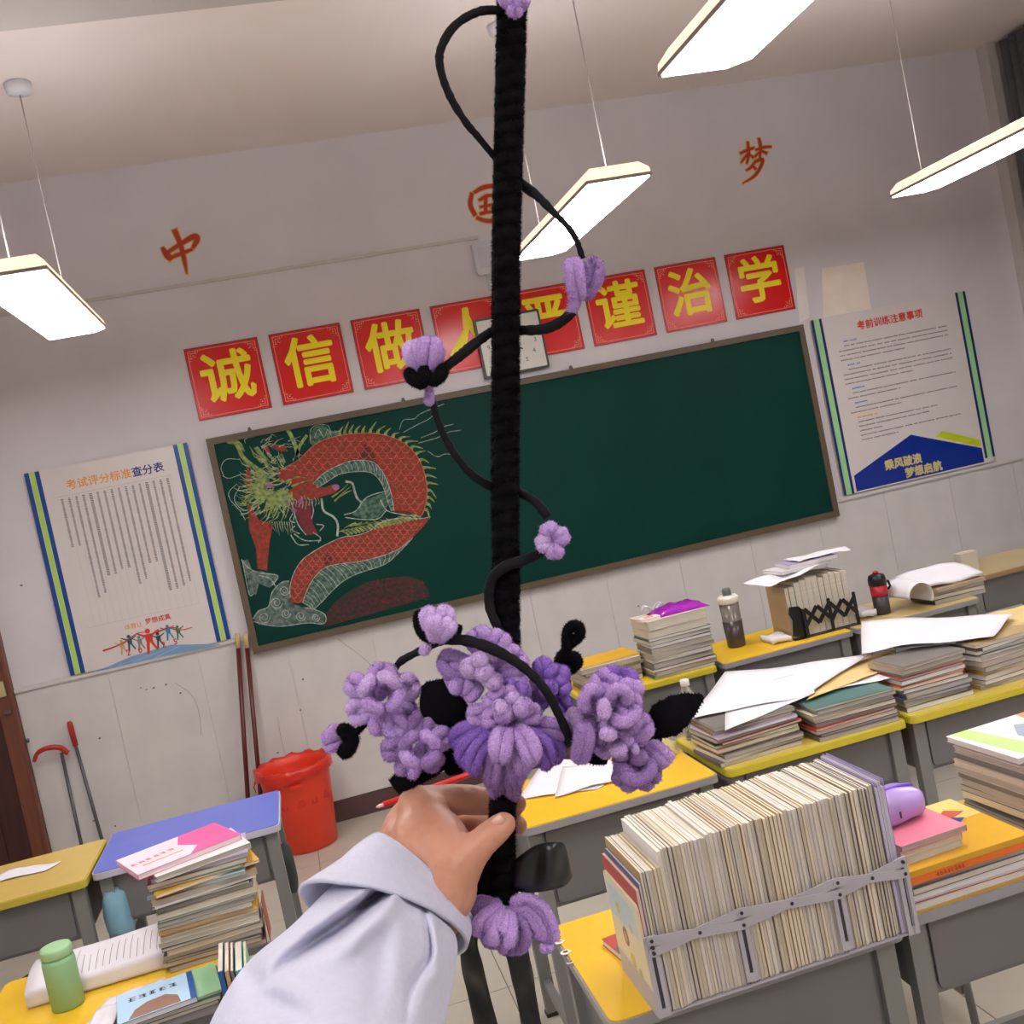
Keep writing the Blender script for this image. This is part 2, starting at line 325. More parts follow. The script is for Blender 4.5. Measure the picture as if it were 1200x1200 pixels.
# clock
ck = thing('wall_clock', 'square white wall clock partly hidden behind the black wand', 'clock', (1.455, Y1-.0062, 2.44))
MB().prism(rrect(-.195, .195, -.172, .172, .012), -.03, -.0002, 'y').build('frame', mat('clock_frame', (60, 56, 54), .35), ck)
MB().prism(rrect(-.182, .182, -.158, .158, .008), -.032, -.0301, 'y').build('face', mat('clock_face', (214, 212, 204), .3), ck)
m_ink = mat('ink_dark', (60, 60, 66), .5)
for k in range(1, 13):
    a = PI/2-k*PI/6; text('numeral', str(k), .14*math.cos(a), -.0325, .12*math.sin(a), .036, m_ink, ck)
for L_, a in ((.07, 2.2), (.1, -.6)): MB().box(-.004, .004, -.0345, -.0335, 0, L_, 0).build('hand', m_ink, ck).rotation_euler.y = a
# ================================================================== POSTERS
m_pap = mat('poster_white', (214, 205, 202), .35, .02); m_blu = mat('poster_blue', (10, 66, 140), .35); m_lim = mat('poster_lime', (172, 212, 96), .35); m_gry = mat('print_grey', (130, 124, 124), .5); m_org = mat('print_orange', (226, 150, 50), .5); m_nav = mat('print_navy', (44, 46, 124), .5)
m_redp = mat('print_red', (206, 50, 34), .5); m_track = mat('print_track_blue', (120, 156, 190), .4); m_wht = mat('print_white', (220, 214, 214), .4)
def flat(pts, m, name, par, y=-.0035, th=.0006):
    return MB().prism(pts, y, y+th, 'y').build(name, m, par)
PL = thing('poster', 'score table poster with blue and lime edge stripes, left of the chalkboard', 'poster', (-1.266, Y1-.0205, 1.131))
PW, PH = .84, 1.105
MB().box(0, PW, -.0025, 0, .012, PH).build('sheet', m_pap, PL)
for x0 in (.0, PW-.075):
    for a, bq, m in ((0, .023, m_blu), (.026, .049, m_lim), (.052, .075, m_blu)): flat([(x0+a, .012), (x0+bq, .012), (x0+bq, PH), (x0+a, PH)], m, 'stripe', PL)
text('title', '考试评分标准', .19, -.0028, PH-.105, .056, m_org, PL, off=.0012, al='LEFT')
text('title', '查分表', .19+.056*6.02, -.0028, PH-.105, .056, m_nav, PL, off=.0012, al='LEFT')
tb = MB(); g2 = MB(); c0, c1 = .155, .70
lens = [.36, .36, .74, .72, .6, .6, .58, .58, .7, .68, .58, .57, .8, .8, .78, .76]
for k in range(16):
    x = c0+(c1-c0)*k/15; top = PH-.17
    n = int(lens[k]*86)
    for j in range(n):
        z = top-j*.0088
        wdt = rnd.uniform(.009, .014) if k not in (4, 12) else .016
        tb.box(x-wdt/2, x+wdt/2, -.0034, -.0028, z-.0031, z+.0031)
    g2.box(x+.017, x+.018, -.0032, -.0027, .24, top+.02)
tb.build('table_figures', m_gry, PL, kind='stuff'); g2.box(c0-.02, c1+.02, -.0032, -.0027, PH-.155, PH-.153).box(c0-.02, c1+.02, -.0032, -.0027, .24, .2415).build('table_rules', mat('rule_grey', (180, 176, 176), .5), PL)
def PLp(cx, cy):   # point of the poster face
    p = AY(20+cx/4, 500+cy/4, 6.-.0205); return (p[0]+1.266, p[2]-1.131)
text('slogan', '体育让', PLp(545, 930)[0], -.0028, PLp(545, 935)[1], .031, m_org, PL, off=.0004); text('slogan', '梦想成真', PLp(660, 900)[0], -.0028, PLp(660, 903)[1], .034, m_redp, PL, off=.0006)
flat([PLp(370, 1148), PLp(540, 1075), PLp(720, 1022), PLp(945, 1018), PLp(955, 1022), PLp(660, 1082)], m_track, 'running_track', PL)
for a, bq in (((470, 1120), (650, 1060)), ((540, 1105), (690, 1045)), ((640, 1085), (760, 1028))):
    A, B = PLp(*a), PLp(*bq); flat([A, (A[0]+.008, A[1]), (B[0]+.003, B[1]), B], m_wht, 'track_line', PL, -.0042)
for (cx, cy, hh, c) in ((495, 1035, 70, (196, 160, 110)), (530, 1015, 80, (40, 90, 96)), (577, 1015, 70, (120, 122, 124)), (622, 1005, 120, (206, 56, 34)), (665, 1000, 75, (60, 60, 70)), (710, 965, 75, (40, 130, 176)), (757, 965, 70, (50, 120, 90))):
    s_ = hh*.0011; x, z = PLp(cx, cy); q = MB(); y_ = (-.0046, -.0036)
    q.prism([(x+.11*s_*math.cos(t), z+.42*s_+.11*s_*math.sin(t)) for t in np.arange(0, 6.2, .8)], *y_, 'y')
    q.prism([(x-.16*s_, z+.3*s_), (x+.16*s_, z+.3*s_), (x+.13*s_, z-.05*s_), (x-.12*s_, z-.05*s_)], *y_, 'y')
    q.prism([(x-.13*s_, z-.05*s_), (x+.0*s_, z-.05*s_), (x-.1*s_, z-.5*s_), (x-.2*s_, z-.5*s_)], *y_, 'y')
    q.prism([(x+.02*s_, z-.05*s_), (x+.13*s_, z-.05*s_), (x+.22*s_, z-.25*s_), (x+.3*s_, z-.42*s_), (x+.2*s_, z-.42*s_)], *y_, 'y')
    q.prism([(x-.16*s_, z+.3*s_), (x-.45*s_, z+.45*s_), (x-.47*s_, z+.4*s_), (x-.16*s_, z+.2*s_)], *y_, 'y')
    q.prism([(x+.16*s_, z+.3*s_), (x+.42*s_, z+.42*s_), (x+.44*s_, z+.36*s_), (x+.16*s_, z+.2*s_)], *y_, 'y')
    q.build('runner_print', mat('runner%d' % cx, c, .5), PL)
rb = MB()
for S in (((403, 1050), (440, 1038), (500, 1012), (560, 970), (600, 962)), ((650, 965), (720, 940), (770, 952), (822, 940))):
    P = spline([(PLp(*s)[0], -.0045, PLp(*s)[1]) for s in S], 5); rb.tube(P, np.linspace(.005, .002, len(P)), 5)
rb.build('ribbon_print', m_redp, PL)
for k, (cx, cy) in enumerate(((523, 1060), (578, 1048), (688, 1022), (743, 1008))): text('year_digit', '2025'[k], PLp(cx, cy)[0], -.0047, PLp(cx, cy)[1], .045, m_redp, PL, off=.0008)
# right poster
PRX, PRZ = 3.337, 1.148
PR = thing('poster', 'exam rules poster with blue base and green edge stripes, right of the chalkboard', 'poster', (PRX, Y1-.0205, PRZ))
W2, H2 = 1.09, 1.10
MB().prism([(0, 0), (W2-.03, 0), (W2, .04), (W2, H2), (0, H2)], -.0025, 0, 'y').build('sheet', m_pap, PR)
m_lg = mat('poster_green', (158, 206, 150), .35); m_b2 = mat('poster_deep_blue', (8, 44, 140), .3); m_b3 = mat('poster_navy_line', (16, 44, 96), .35)
for x0 in (0., W2-.072):
    for a, bq, m in ((0, .017, m_b3), (.018, .054, m_lg), (.055, .072, m_b3)): flat([(x0+a, .03 if x0 else 0), (x0+bq, .03 if x0 else 0), (x0+bq, H2), (x0+a, H2)], m, 'stripe', PR)
def PRp(cx, cy): p = AY(930+cx/4.615, 330+cy/4.615, 6.-.0205); return (p[0]-PRX, p[2]-PRZ)
flat([PRp(340, 1135), PRp(325, 1050), PRp(632, 828), PRp(1015, 900), PRp(1030, 975)], m_b2, 'blue_band', PR)
flat([PRp(765, 840), PRp(800, 808), PRp(1005, 855), PRp(1010, 893)], mat('print_lime', (190, 206, 30), .4), 'lime_band', PR, -.0042)
a = PRp(520, 208); text('title', '考前训练注意事项', a[0], -.0028, a[1], .058, m_redp, PR, off=.0016)
m_gold = mat('print_gold', (206, 190, 130), .5)
a = PRp(592, 978); text('slogan', '乘风破浪', a[0], -.0042, a[1], .066, m_gold, PR, off=.0031); a = PRp(700, 1008); text('slogan', '梦想启航', a[0], -.0042, a[1]-.012, .066, m_gold, PR, off=.0031)
pb = MB(); hb = MB(); ho = MB()
def tline(q, x0, x1, z, h=.0085):
    x = x0
    while x < x1:
        wv = rnd.uniform(.02, .12); e = min(x1, x+wv)
        xx_ = x
        while xx_ < e-.006: q.box(xx_, xx_+.0095, -.0033, -.0027, z-h/2*rnd.uniform(.6, 1), z+h/2*rnd.uniform(.6, 1)); xx_ += .0125
        x = e+.008
z = .935
for hd, nl in ((.2, 4), (.2, 4), (.2, 2), (.2, 2), (.19, 5)):
    q = ho if nl == 5 else hb; tline(q, .19, .28 if nl != 5 else .33, z, .011); z -= .028
    for k in range(nl): tline(pb, .15+(.04 if k == 0 or nl == 5 else 0), (.92 if k < nl-1 else rnd.uniform(.4, .7)) if nl != 5 else (.75, .7, .35, .9, .45)[k], z); z -= .0285
    z -= .006
pb.build('body_text', mat('print_text', (112, 106, 108), .5), PR, kind='stuff'); hb.build('heading_lines', mat('print_head_blue', (90, 130, 200), .5), PR); ho.build('heading_lines', m_org, PR)
# ================================================================== CHALKBOARD
BX0, BX1, BZ0, BZ1 = -.3256, 3.269, 1.036, 2.233
BB = thing('chalkboard', 'long green chalkboard in a brown frame with a chalk dragon on it', 'chalkboard', ((BX0+BX1)/2, Y1-.0205, BZ0))
bw, bh = (BX1-BX0)/2, BZ1-BZ0
m_bf = mat('board_frame', (92, 78, 60), .5, .1)
fr = MB(); e = .036
for a in ((-bw, bw, 0, e), (-bw, bw, bh-e, bh), (-bw, -bw+e, e, bh-e), (bw-e, bw, e, bh-e)): fr.box(a[0], a[1], -.03, 0, a[2], a[3])
fr.build('frame', m_bf, BB)
MB().box(-bw+e, bw-e, -.018, -.001, e, bh-e).build('writing_surface', mat('board_green', (6, 54, 46), .5, .12, 2.5, spec=.12), BB)
for x in (-1.56, -.7, .3, 1.2): MB().prism([(x-.012, bh), (x+.012, bh), (x+.006, bh+.02), (x-.006, bh+.02)], -.02, -.01, 'y').build('hanger', m_bf, BB)
YB = Y1-.0205-.018
BL = BB.location
def BP(cx, cy): p = AY(240+cx/3.158, 380+cy/3.158, YB); return (p[0]-BL[0], p[2]-BL[2])
def chalk(name, c, n=.35, dens=.55):
    if name in MATS: return MATS[name]
    m = mat(name, c, .95, .12, 60, 0, spec=.1)
    nt = m.node_tree; L = nt.links.new; b = nt.nodes['Principled BSDF']
    nz = nt.nodes.new('ShaderNodeTexNoise'); nz.inputs['Scale'].default_value = 45; nz.inputs['Detail'].default_value = 6
    tc = [q for q in nt.nodes if q.type == 'TEX_COORD'][0]; L(tc.outputs['Object'], nz.inputs['Vector'])
    mr = nt.nodes.new('ShaderNodeMapRange'); L(nz.outputs[0], mr.inputs[0]); mr.inputs[1].default_value = .35; mr.inputs[2].default_value = .62; mr.inputs[3].default_value = dens; mr.inputs[4].default_value = 1
    mx = nt.nodes.new('ShaderNodeMix'); mx.data_type = 'RGBA'; L(mr.outputs[0], mx.inputs[0]); mx.inputs[6].default_value = rgb(10, 62, 48)
    rp = [q for q in nt.nodes if q.type == 'VALTORGB'][0]; L(rp.outputs[0], mx.inputs[7]); L(mx.outputs[2], b.inputs['Base Color']); return m
k_red = chalk('chalk_red', (158, 66, 56)); k_wh = chalk('chalk_white', (176, 186, 178), dens=.45); k_yg = chalk('chalk_yellow_green', (150, 164, 100), dens=.4); k_gg = chalk('chalk_grey_green', (98, 122, 108), dens=.25)
k_mar = chalk('chalk_maroon', (88, 50, 54), dens=.3); k_pk = chalk('chalk_salmon', (206, 122, 100)); k_pur = chalk('chalk_purple', (170, 110, 150)); k_dk = chalk('chalk_dark_red', (120, 50, 52), dens=.3)
LV = [0]
class Chalk:
    def __init__(s): s.q = MB()
    def fill(s, pts, lv=0):
        P = [BP(*p) for p in pts]; s.q.prism(P, -.0183-lv*.00025, -.0181-lv*.00025+.0001, 'y'); return s
    def line(s, pts, r=2.2, lv=6, n=4, taper=False):
        S = spline([(*BP(a, b), 0) for a, b in pts], n); P = np.stack([S[:, 0], np.full(len(S), -.0183-lv*.00025), S[:, 1]], 1)
        rr = np.full(len(S), r*.0014) 
        if taper: rr = rr*np.linspace(1, .15, len(S))
        T_ = np.gradient(P, axis=0); T_ /= np.linalg.norm(T_, axis=1)[:, None]+1e-9; Nn = np.stack([-T_[:, 2], 0*T_[:, 0], T_[:, 0]], 1)
        V = np.concatenate([P+Nn*rr[:, None], P-Nn*rr[:, None]]); n_ = len(P)
        s.q.add(V, [(i, i+1, n_+i+1, n_+i) for i in range(n_-1)]); return s
DR = bpy.data.objects.new('chalk_dragon', None); COL.objects.link(DR); DR.parent = BB
outer = spline([(262, 548, 0), (300, 528, 0), (350, 500, 0), (395, 455, 0), (440, 428, 0), (500, 412, 0), (560, 404, 0), (640, 405, 0), (720, 430, 0), (780, 480, 0), (815, 560, 0), (822, 640, 0), (805, 705, 0)], 6)[:, :2]
inner = spline([(400, 590, 0), (430, 560, 0), (460, 540, 0), (520, 512, 0), (580, 503, 0), (630, 515, 0), (665, 560, 0), (688, 620, 0), (700, 690, 0)], 6)[:, :2]
pol1 = [tuple(p) for p in outer]+[(790, 712), (750, 702), (720, 700)]+[tuple(p) for p in inner[::-1]]+[(360, 565), (310, 560)]
up2 = spline([(835, 712, 0), (790, 720, 0), (740, 716, 0), (690, 722, 0), (640, 740, 0), (590, 775, 0), (510, 788, 0), (430, 825, 0), (365, 868, 0), (330, 920, 0), (315, 975, 0), (318, 1030, 0)], 6)[:, :2]
lo2 = spline([(362, 1030, 0), (385, 970, 0), (430, 910, 0), (490, 888, 0), (560, 880, 0), (640, 862, 0), (720, 830, 0), (790, 768, 0), (835, 715, 0)], 6)[:, :2]
pol2 = [tuple(p) for p in up2]+[tuple(p) for p in lo2]
Chalk().fill(pol1).q.build('body', k_red, DR); Chalk().fill(pol2, 1).q.build('body', k_red, DR)
Chalk().fill([(590, 440), (620, 470), (645, 530), (610, 510), (570, 500), (585, 470)], 2).fill([(690, 690), (740, 690), (790, 705), (730, 712)], 2).fill([(440, 860), (470, 850), (470, 885), (445, 890)], 2).q.build('shading', k_dk, DR)
belly1 = inner; be = Chalk()
bo = spline([(415, 605, 0), (450, 585, 0), (500, 555, 0), (570, 545, 0), (620, 552, 0), (655, 590, 0), (672, 640, 0), (690, 690, 0)], 6)[:, :2]
be.fill([tuple(p) for p in inner]+[tuple(p) for p in bo[::-1]], 1)
bo2 = spline([(400, 1060, 0), (440, 1020, 0), (500, 960, 0), (560, 925, 0), (620, 905, 0), (680, 880, 0), (750, 812, 0)], 6)[:, :2]
be.fill([tuple(p) for p in lo2[:-8]]+[tuple(p) for p in bo2[::-1]], 2)
be.fill([(545, 705), (570, 680), (575, 655), (620, 640), (660, 625), (690, 620), (690, 650), (665, 690), (640, 715), (600, 722), (560, 712)], 2)
be.fill([(390, 440), (395, 395), (410, 378), (440, 372), (465, 395), (500, 392), (508, 410), (440, 425), (400, 450)], 1)
be.q.build('belly', k_gg, DR)
bl = Chalk()
for A, B in ((inner, bo), (lo2[:-8], bo2)):
    nA = 26
    for k in range(nA):
        i = A[int(k*(len(A)-1)/(nA-1))]; j = B[int(k*(len(B)-1)/(nA-1))]; bl.line([tuple(i), tuple((i+j)/2+(4, -4)), tuple(j)], 1.1)
    bl.line([tuple(p) for p in A[::3]], 1.6); bl.line([tuple(p) for p in B[::3]], 1.4)
bl.line([tuple(p) for p in up2[::4]], 1.6)
for S in (((520, 582), (545, 588), (555, 620), (565, 645), (582, 660)), ((432, 645), (440, 690), (475, 712), (492, 740), (490, 785)),): bl.line(S, 4.2)
for S in (((320, 660), (332, 700), (328, 725)), ((330, 690), (345, 740), (375, 780)), ((318, 780), (345, 815), (385, 815)), ((330, 775), (370, 800), (430, 800)), ((400, 770), (428, 790), (420, 808)), ((395, 655), (402, 690), (395, 720)), ((325, 700), (315, 725), (335, 735)), ((335, 745), (322, 760), (350, 775)), ((412, 740), (440, 745), (425, 765)), ((515, 705), (560, 690), (600, 640), (680, 615)), ((520, 715), (580, 722), (640, 720), (670, 690)), ((650, 650), (675, 690), (740, 705), (800, 712))): bl.line(S, 2)
for S in (((720, 390), (735, 355), (775, 350), (800, 330), (885, 295)), ((735, 400), (790, 370), (830, 350), (860, 320)), ((800, 420), (850, 400), (880, 380), (920, 370)), ((790, 440), (860, 420), (900, 400), (948, 392)), ((825, 470), (860, 490), (890, 480), (928, 485)), ((120, 590), (90, 620), (95, 650), (130, 690), (150, 725)), ((130, 600), (110, 640), (120, 670), (150, 690)), ((70, 560), (60, 530), (80, 500), (130, 500)), ((150, 440), (150, 425), (185, 415)), ((65, 560), (90, 570), (135, 555)), ((390, 440), (392, 390), (420, 372), (455, 375), (470, 400), (500, 395)), ((405, 420), (420, 390), (440, 420)), ((445, 415), (455, 390), (470, 415))): bl.line(S, 1.2)
bl.q.build('white_outlines', k_wh, DR)
def inpoly(x, y, P):
    c = False; n = len(P)
    for i in range(n):
        x1, y1 = P[i]; x2, y2 = P[i-1]
        if (y1 > y) != (y2 > y) and x < (x2-x1)*(y-y1)/(y2-y1)+x1: c = not c
    return c
sc_ = Chalk()
for pol, st in ((pol1, 34), (pol2, 27)):
    yy_ = 400; r_ = 0
    while yy_ < 1030:
        x_ = 250+(r_ % 2)*st/2
        while x_ < 840:
            if inpoly(x_, yy_, pol) and inpoly(x_, yy_+st*.3, pol) and inpoly(x_-st*.4, yy_, pol) and inpoly(x_+st*.4, yy_, pol):
                sc_.line([(x_-st/2, yy_-st*.1), (x_-st*.25, yy_+st*.35), (x_+st*.25, yy_+st*.35), (x_+st/2, yy_-st*.1)], .9, 3, 3)
            x_ += st
        yy_ += st*.62; r_ += 1
sc_.line([tuple(p) for p in outer[::4]], 1.3); sc_.q.build('scales', k_pk, DR)
fn = Chalk()
for k in range(0, len(outer)-1, 2):
    p = outer[k]; t_ = outer[min(k+1, len(outer)-1)]-outer[max(k-1, 0)]; t_ = t_/np.linalg.norm(t_); nn = np.array([t_[1], -t_[0]])
    if p[0] > 480:
        e_ = p+nn*rnd.uniform(24, 46)+t_*rnd.uniform(10, 34); fn.line([tuple(p), tuple(p+nn*14+t_*2), tuple(e_)], 8, 2, 4, True)
for x_ in range(520, 690, 22): fn.line([(x_+40, 735), (x_+15, 745-(x_-520)*.1), (x_-5, 755-(x_-520)*.25)], 5, 3, 3, True)
# mane
for k in range(90):
    a = rnd.uniform(.5, 3.6); r0 = rnd.uniform(20, 50); r1 = rnd.uniform(70, 125); cx, cy = 262, 600
    A = (cx-r0*math.cos(a-1.2), cy+r0*math.sin(a-1.2)*.8); B = (cx-r1*math.cos(a-1.2), cy+r1*math.sin(a-1.2)); C_ = ((A[0]+B[0])/2+rnd.uniform(-14, 14), (A[1]+B[1])/2+rnd.uniform(-14, 14))
    fn.line([A, C_, B], 5.5, 3+k*.04, 3, True)
for S, r_ in ((((82, 432), (118, 445), (140, 490), (180, 525), (235, 560)), 8), (((305, 388), (318, 410), (335, 450), (345, 490)), 8), (((378, 410), (352, 450), (338, 490)), 6), (((190, 455), (215, 490), (235, 530), (260, 560)), 7), (((105, 425), (130, 440), (145, 470)), 4)): fn.line(S, r_, 4)
for S in (((480, 655), (510, 625), (540, 600)), ((470, 640), (505, 615), (530, 590)), ((495, 640), (530, 620), (545, 615)), ((300, 590), (340, 565), (385, 572)), ((320, 600), (360, 585), (400, 575))): fn.line(S, 3.5, 7, 3, True)
gm = Chalk()
for k in range(150):
    x_, y_ = rnd.uniform(150, 330), rnd.uniform(470, 700)
    if (x_-235)**2/95**2+(y_-600)**2/120**2 > 1: continue
    ang = math.atan2(y_-560, x_-330)+rnd.uniform(-.4, .4); L_ = rnd.uniform(25, 60)
    (fn if k % 2 else gm).line([(x_, y_), (x_+L_*.5*math.cos(ang)+rnd.uniform(-5, 5), y_+L_*.5*math.sin(ang)), (x_+L_*math.cos(ang+.3), y_+L_*math.sin(ang+.3))], rnd.uniform(2, 4.5), 3+(k % 9)*.3, 3, True)
for k in range(22):
    x_ = rnd.uniform(200, 330); y_ = rnd.uniform(430, 540); gm.line([(x_, y_), (x_+rnd.uniform(10, 25), y_-rnd.uniform(5, 25)), (x_+rnd.uniform(25, 50), y_-rnd.uniform(-8, 25))], rnd.uniform(1.5, 3), 5, 3, True)
for x_ in range(500, 780, 14):
    yy_ = 780-(x_-500)*.23; fn.line([(x_+34, yy_), (x_+12, yy_-14), (x_-10, yy_-12+rnd.uniform(-6, 6))], 5, 4, 3, True)
for x_ in range(260, 420, 12): gm.line([(x_, 640+rnd.uniform(-10, 10)), (x_+8, 655), (x_+4, 675+rnd.uniform(-8, 10))], 1.6, 6, 2)
for x_ in range(240, 330, 9): gm.line([(x_, 730), (x_+4, 755), (x_+8+rnd.uniform(-4, 8), 780+rnd.uniform(-15, 15))], 2, 4, 2, True)
gm.q.build('mane', chalk('chalk_pale_green', (160, 172, 148), dens=.4), DR)
fn.q.build('mane', k_yg, DR)
hd = Chalk().fill([(262, 548), (320, 540), (370, 560), (400, 590), (440, 605), (480, 592), (500, 605), (480, 625), (440, 635), (400, 650), (330, 650), (290, 640), (330, 600), (280, 575)], 4).fill([(150, 560), (160, 525), (172, 560), (165, 620), (155, 600)], 4).fill([(158, 665), (175, 680), (200, 725), (255, 738), (240, 800), (230, 912), (195, 905), (190, 830), (165, 760)], 4).fill([(205, 450), (230, 445), (245, 480), (225, 470)], 4).fill([(240, 450), (285, 445), (310, 470), (270, 468)], 4)
hd.q.build('head', k_red, DR)
Chalk().fill([(288, 655), (310, 648), (390, 655), (400, 740), (420, 775), (380, 780), (352, 740), (335, 690), (298, 672)], 5).q.build('mouth', chalk('chalk_wine', (130, 52, 66), dens=.6), DR)
pu = Chalk()
for cx, cy, r_ in ((240, 596, 14), (485, 603, 14), (355, 655, 12), (330, 690, 10)): pu.fill([(cx+r_*math.cos(t), cy+r_*.8*math.sin(t)) for t in np.arange(0, 6.2, .6)], 9)
pu.q.build('eye_patches', k_pur, DR)
CL = Chalk(); CL.fill([(178, 1090), (200, 1060), (235, 1045), (250, 990), (285, 955), (312, 950), (316, 1030), (365, 1048), (405, 1055), (445, 1075), (440, 1108), (380, 1105), (270, 1118), (200, 1112)], 1)
CL.fill([(135, 875), (160, 870), (175, 910), (215, 915), (270, 930), (262, 955), (240, 975), (200, 960), (190, 1000), (165, 1000), (160, 950)], 2)
CLb = BB; cl = CL.q.build('chalk_cloud', chalk('chalk_cloud_grey', (112, 124, 118), dens=.3), BB)
cw = Chalk()
for cx, cy, r_ in ((355, 1080, 20), (265, 1030, 24), (220, 1085, 22), (410, 1085, 16), (295, 985, 20), (300, 1070, 18)):
    cw.line([(cx+r_*(1-t/14)*math.cos(t), cy+r_*(1-t/14)*math.sin(t)) for t in np.arange(0, 11, .9)], 1.6, 5, 3)
cw.line([(178, 1090), (200, 1060), (235, 1045), (250, 990), (285, 955), (312, 950)], 1.6).line([(180, 1100), (270, 1118), (380, 1105), (440, 1108), (445, 1075), (405, 1055), (365, 1048)], 1.6)
cw.line([(135, 870), (160, 900), (200, 920), (270, 930), (250, 965)], 1.8).line([(140, 880), (150, 930), (165, 1000), (180, 1000)], 1.6).line([(200, 930), (240, 940), (262, 970)], 1.8)
cw.q.build('swirl_lines', k_wh, cl)
hl = Chalk().fill([(440, 1122), (450, 1070), (480, 1030), (530, 990), (600, 955), (680, 938), (750, 932), (800, 948), (828, 985), (832, 1008), (640, 1065)], 1).q.build('chalk_hill', k_mar, BB)
hh = Chalk()
for k in range(60):
    x_ = rnd.uniform(600, 820); y_ = rnd.uniform(950, 1040)
    if y_ < 1080-(x_-440)*.14: hh.line([(x_, y_), (x_+rnd.uniform(-8, 8), y_+rnd.uniform(-8, 8)), (x_+rnd.uniform(-12, 12), y_+rnd.uniform(-10, 6))], 1.5, 3, 2)
hh.q.build('hill_specks', k_dk, hl)
# ================================================================== DESKS
m_st = mat('desk_steel', (128, 127, 124), .45, .05, 3); m_st2 = mat('desk_steel_box', (112, 110, 110), .5, .06, 3); m_stk = mat('desk_foot', (40, 40, 42), .6)
def deskmat(nm, c): return mat('desk_top_'+nm, c, .35, .05, 6)
def desk(x0, y0, wd, dp, nm, ctop, cedge, label, panel=.17, hh=.76):
    t = thing('school_desk', label, 'desk', (x0+wd/2, y0+dp/2, 0), 0, 'school desks')
    hx, hy = wd/2, dp/2
    MB().prism(rrect(-hx, hx, -hy, hy, .022), hh-.024, hh-.003).build('edge_band', mat('edge_'+nm, cedge, .4, .04), t)
    MB().prism(rrect(-hx+.004, hx-.004, -hy+.004, hy-.004, .02), hh-.003, hh).build('top', deskmat(nm, ctop), t)
    bx, byy = hx-.035, hy-.03; zb = hh-.025-panel
    q = MB(); z1 = hh-.0245
    q.box(-bx, bx, -byy+.012, -byy+.015, zb, z1); q.box(-bx, -bx+.003, -byy+.015, byy, zb, z1); q.box(bx-.003, bx, -byy+.015, byy, zb, z1); q.box(-bx+.003, bx-.003, -byy+.015, byy, zb, zb+.003)
    q.build('storage_box', m_st2, t)
    MB().prism(rrect(-bx+.032, bx-.032, zb+.012, z1-.006, .015), -byy+.004, -byy+.0118, 'y').build('front_panel', m_st2, t)
    for sx in (-1, 1):
        for sy in (-1, 1):
            q = MB(); cx, cy = sx*(bx-.0), sy*(byy-.012)
            q.add([(cx+a, cy+b_+(sy*.0 if z > .1 else sy*.0), z) for z in (.012, z1) for a, b_ in ((-.02, -.016), (.02, -.016), (.02, .016), (-.02, .016))], [(0, 3, 2, 1), (4, 5, 6, 7)]+[(i, (i+1) % 4, 4+(i+1) % 4, 4+i) for i in range(4)])
            lg = q.build('leg', m_st, t); MB().box(cx-.023, cx+.023, cy-.019, cy+.019, 0, .0119).build('rubber_foot', m_stk, lg)
        MB().box(sx*bx-.012, sx*bx+.012, -byy+.005, byy-.005, .1, .125).build('side_rail', m_st, t)
    MB().box(-bx+.021, bx-.021, byy-.024, byy-.004, .2, .225).build('crossbar', m_st, t)
    return t
YEL = (232, 186, 40); YE2 = (206, 190, 50)
desk(.37, 1.836, .61, .454, 'yellow', YEL, (150, 148, 150), 'yellow-topped steel desk with stickers under the long book row', .24)
dB = desk(1.0, 1.868, .61, .43, 'grey', (200, 160, 60), (148, 147, 150), 'grey-edged steel desk under the orange and yellow books', .17)
desk(.46, 2.935, .61, .445, 'yellow', YEL, (150, 148, 150), 'yellow desk with white papers behind the lilac flowers', .24)
desk(1.10, 2.94, .61, .445, 'yellow_pale', (220, 196, 90), YE2, 'yellow desk under the paper-covered workbook piles, second in its row')
desk(1.73, 2.95, .62, .445, 'yellow_pale', (220, 196, 90), YE2, 'yellow desk at the right edge, third in the middle row')
desk(2.37, 2.96, .61, .445, 'yellow_pale', (220, 196, 90), YE2, 'yellow desk beyond the right edge, fourth in the middle row')
desk(1.02, 4.20, .60, .44, 'yellow_lime', (226, 190, 46), YE2, 'lime-edged desk under the pile with the purple bag')
desk(1.65, 4.20, .62, .44, 'yellow', YEL, (150, 148, 150), 'yellow desk with the shaker and the black bookend holder')
desk(2.29, 4.20, .62, .44, 'tan', (196, 172, 110), (150, 148, 150), 'tan-topped desk under the large loose paper stack')
desk(3.16, 4.60, .61, .44, 'wood', (178, 156, 112), (150, 124, 84), 'small wood-topped desk standing alone at the far right')
desk(-1.455, 3.585, .60, .44, 'ochre', (206, 176, 96), (196, 178, 62), 'ochre desk with a torn paper on it, by the dark door')
dblue = desk(-.845, 3.625, .61, .44, 'blue', (104, 116, 204), (196, 192, 204), 'blue-topped desk with a white edge, in front of the red bin')
desk(-.93, 2.42, .61, .475, 'yellow', YEL, (150, 148, 150), 'yellow desk with the green flask, at the lower left')
desk(-1.56, 2.43, .61, .46, 'yellow_pale', (220, 196, 90), YE2, 'yellow desk at the very left edge of the lower row')
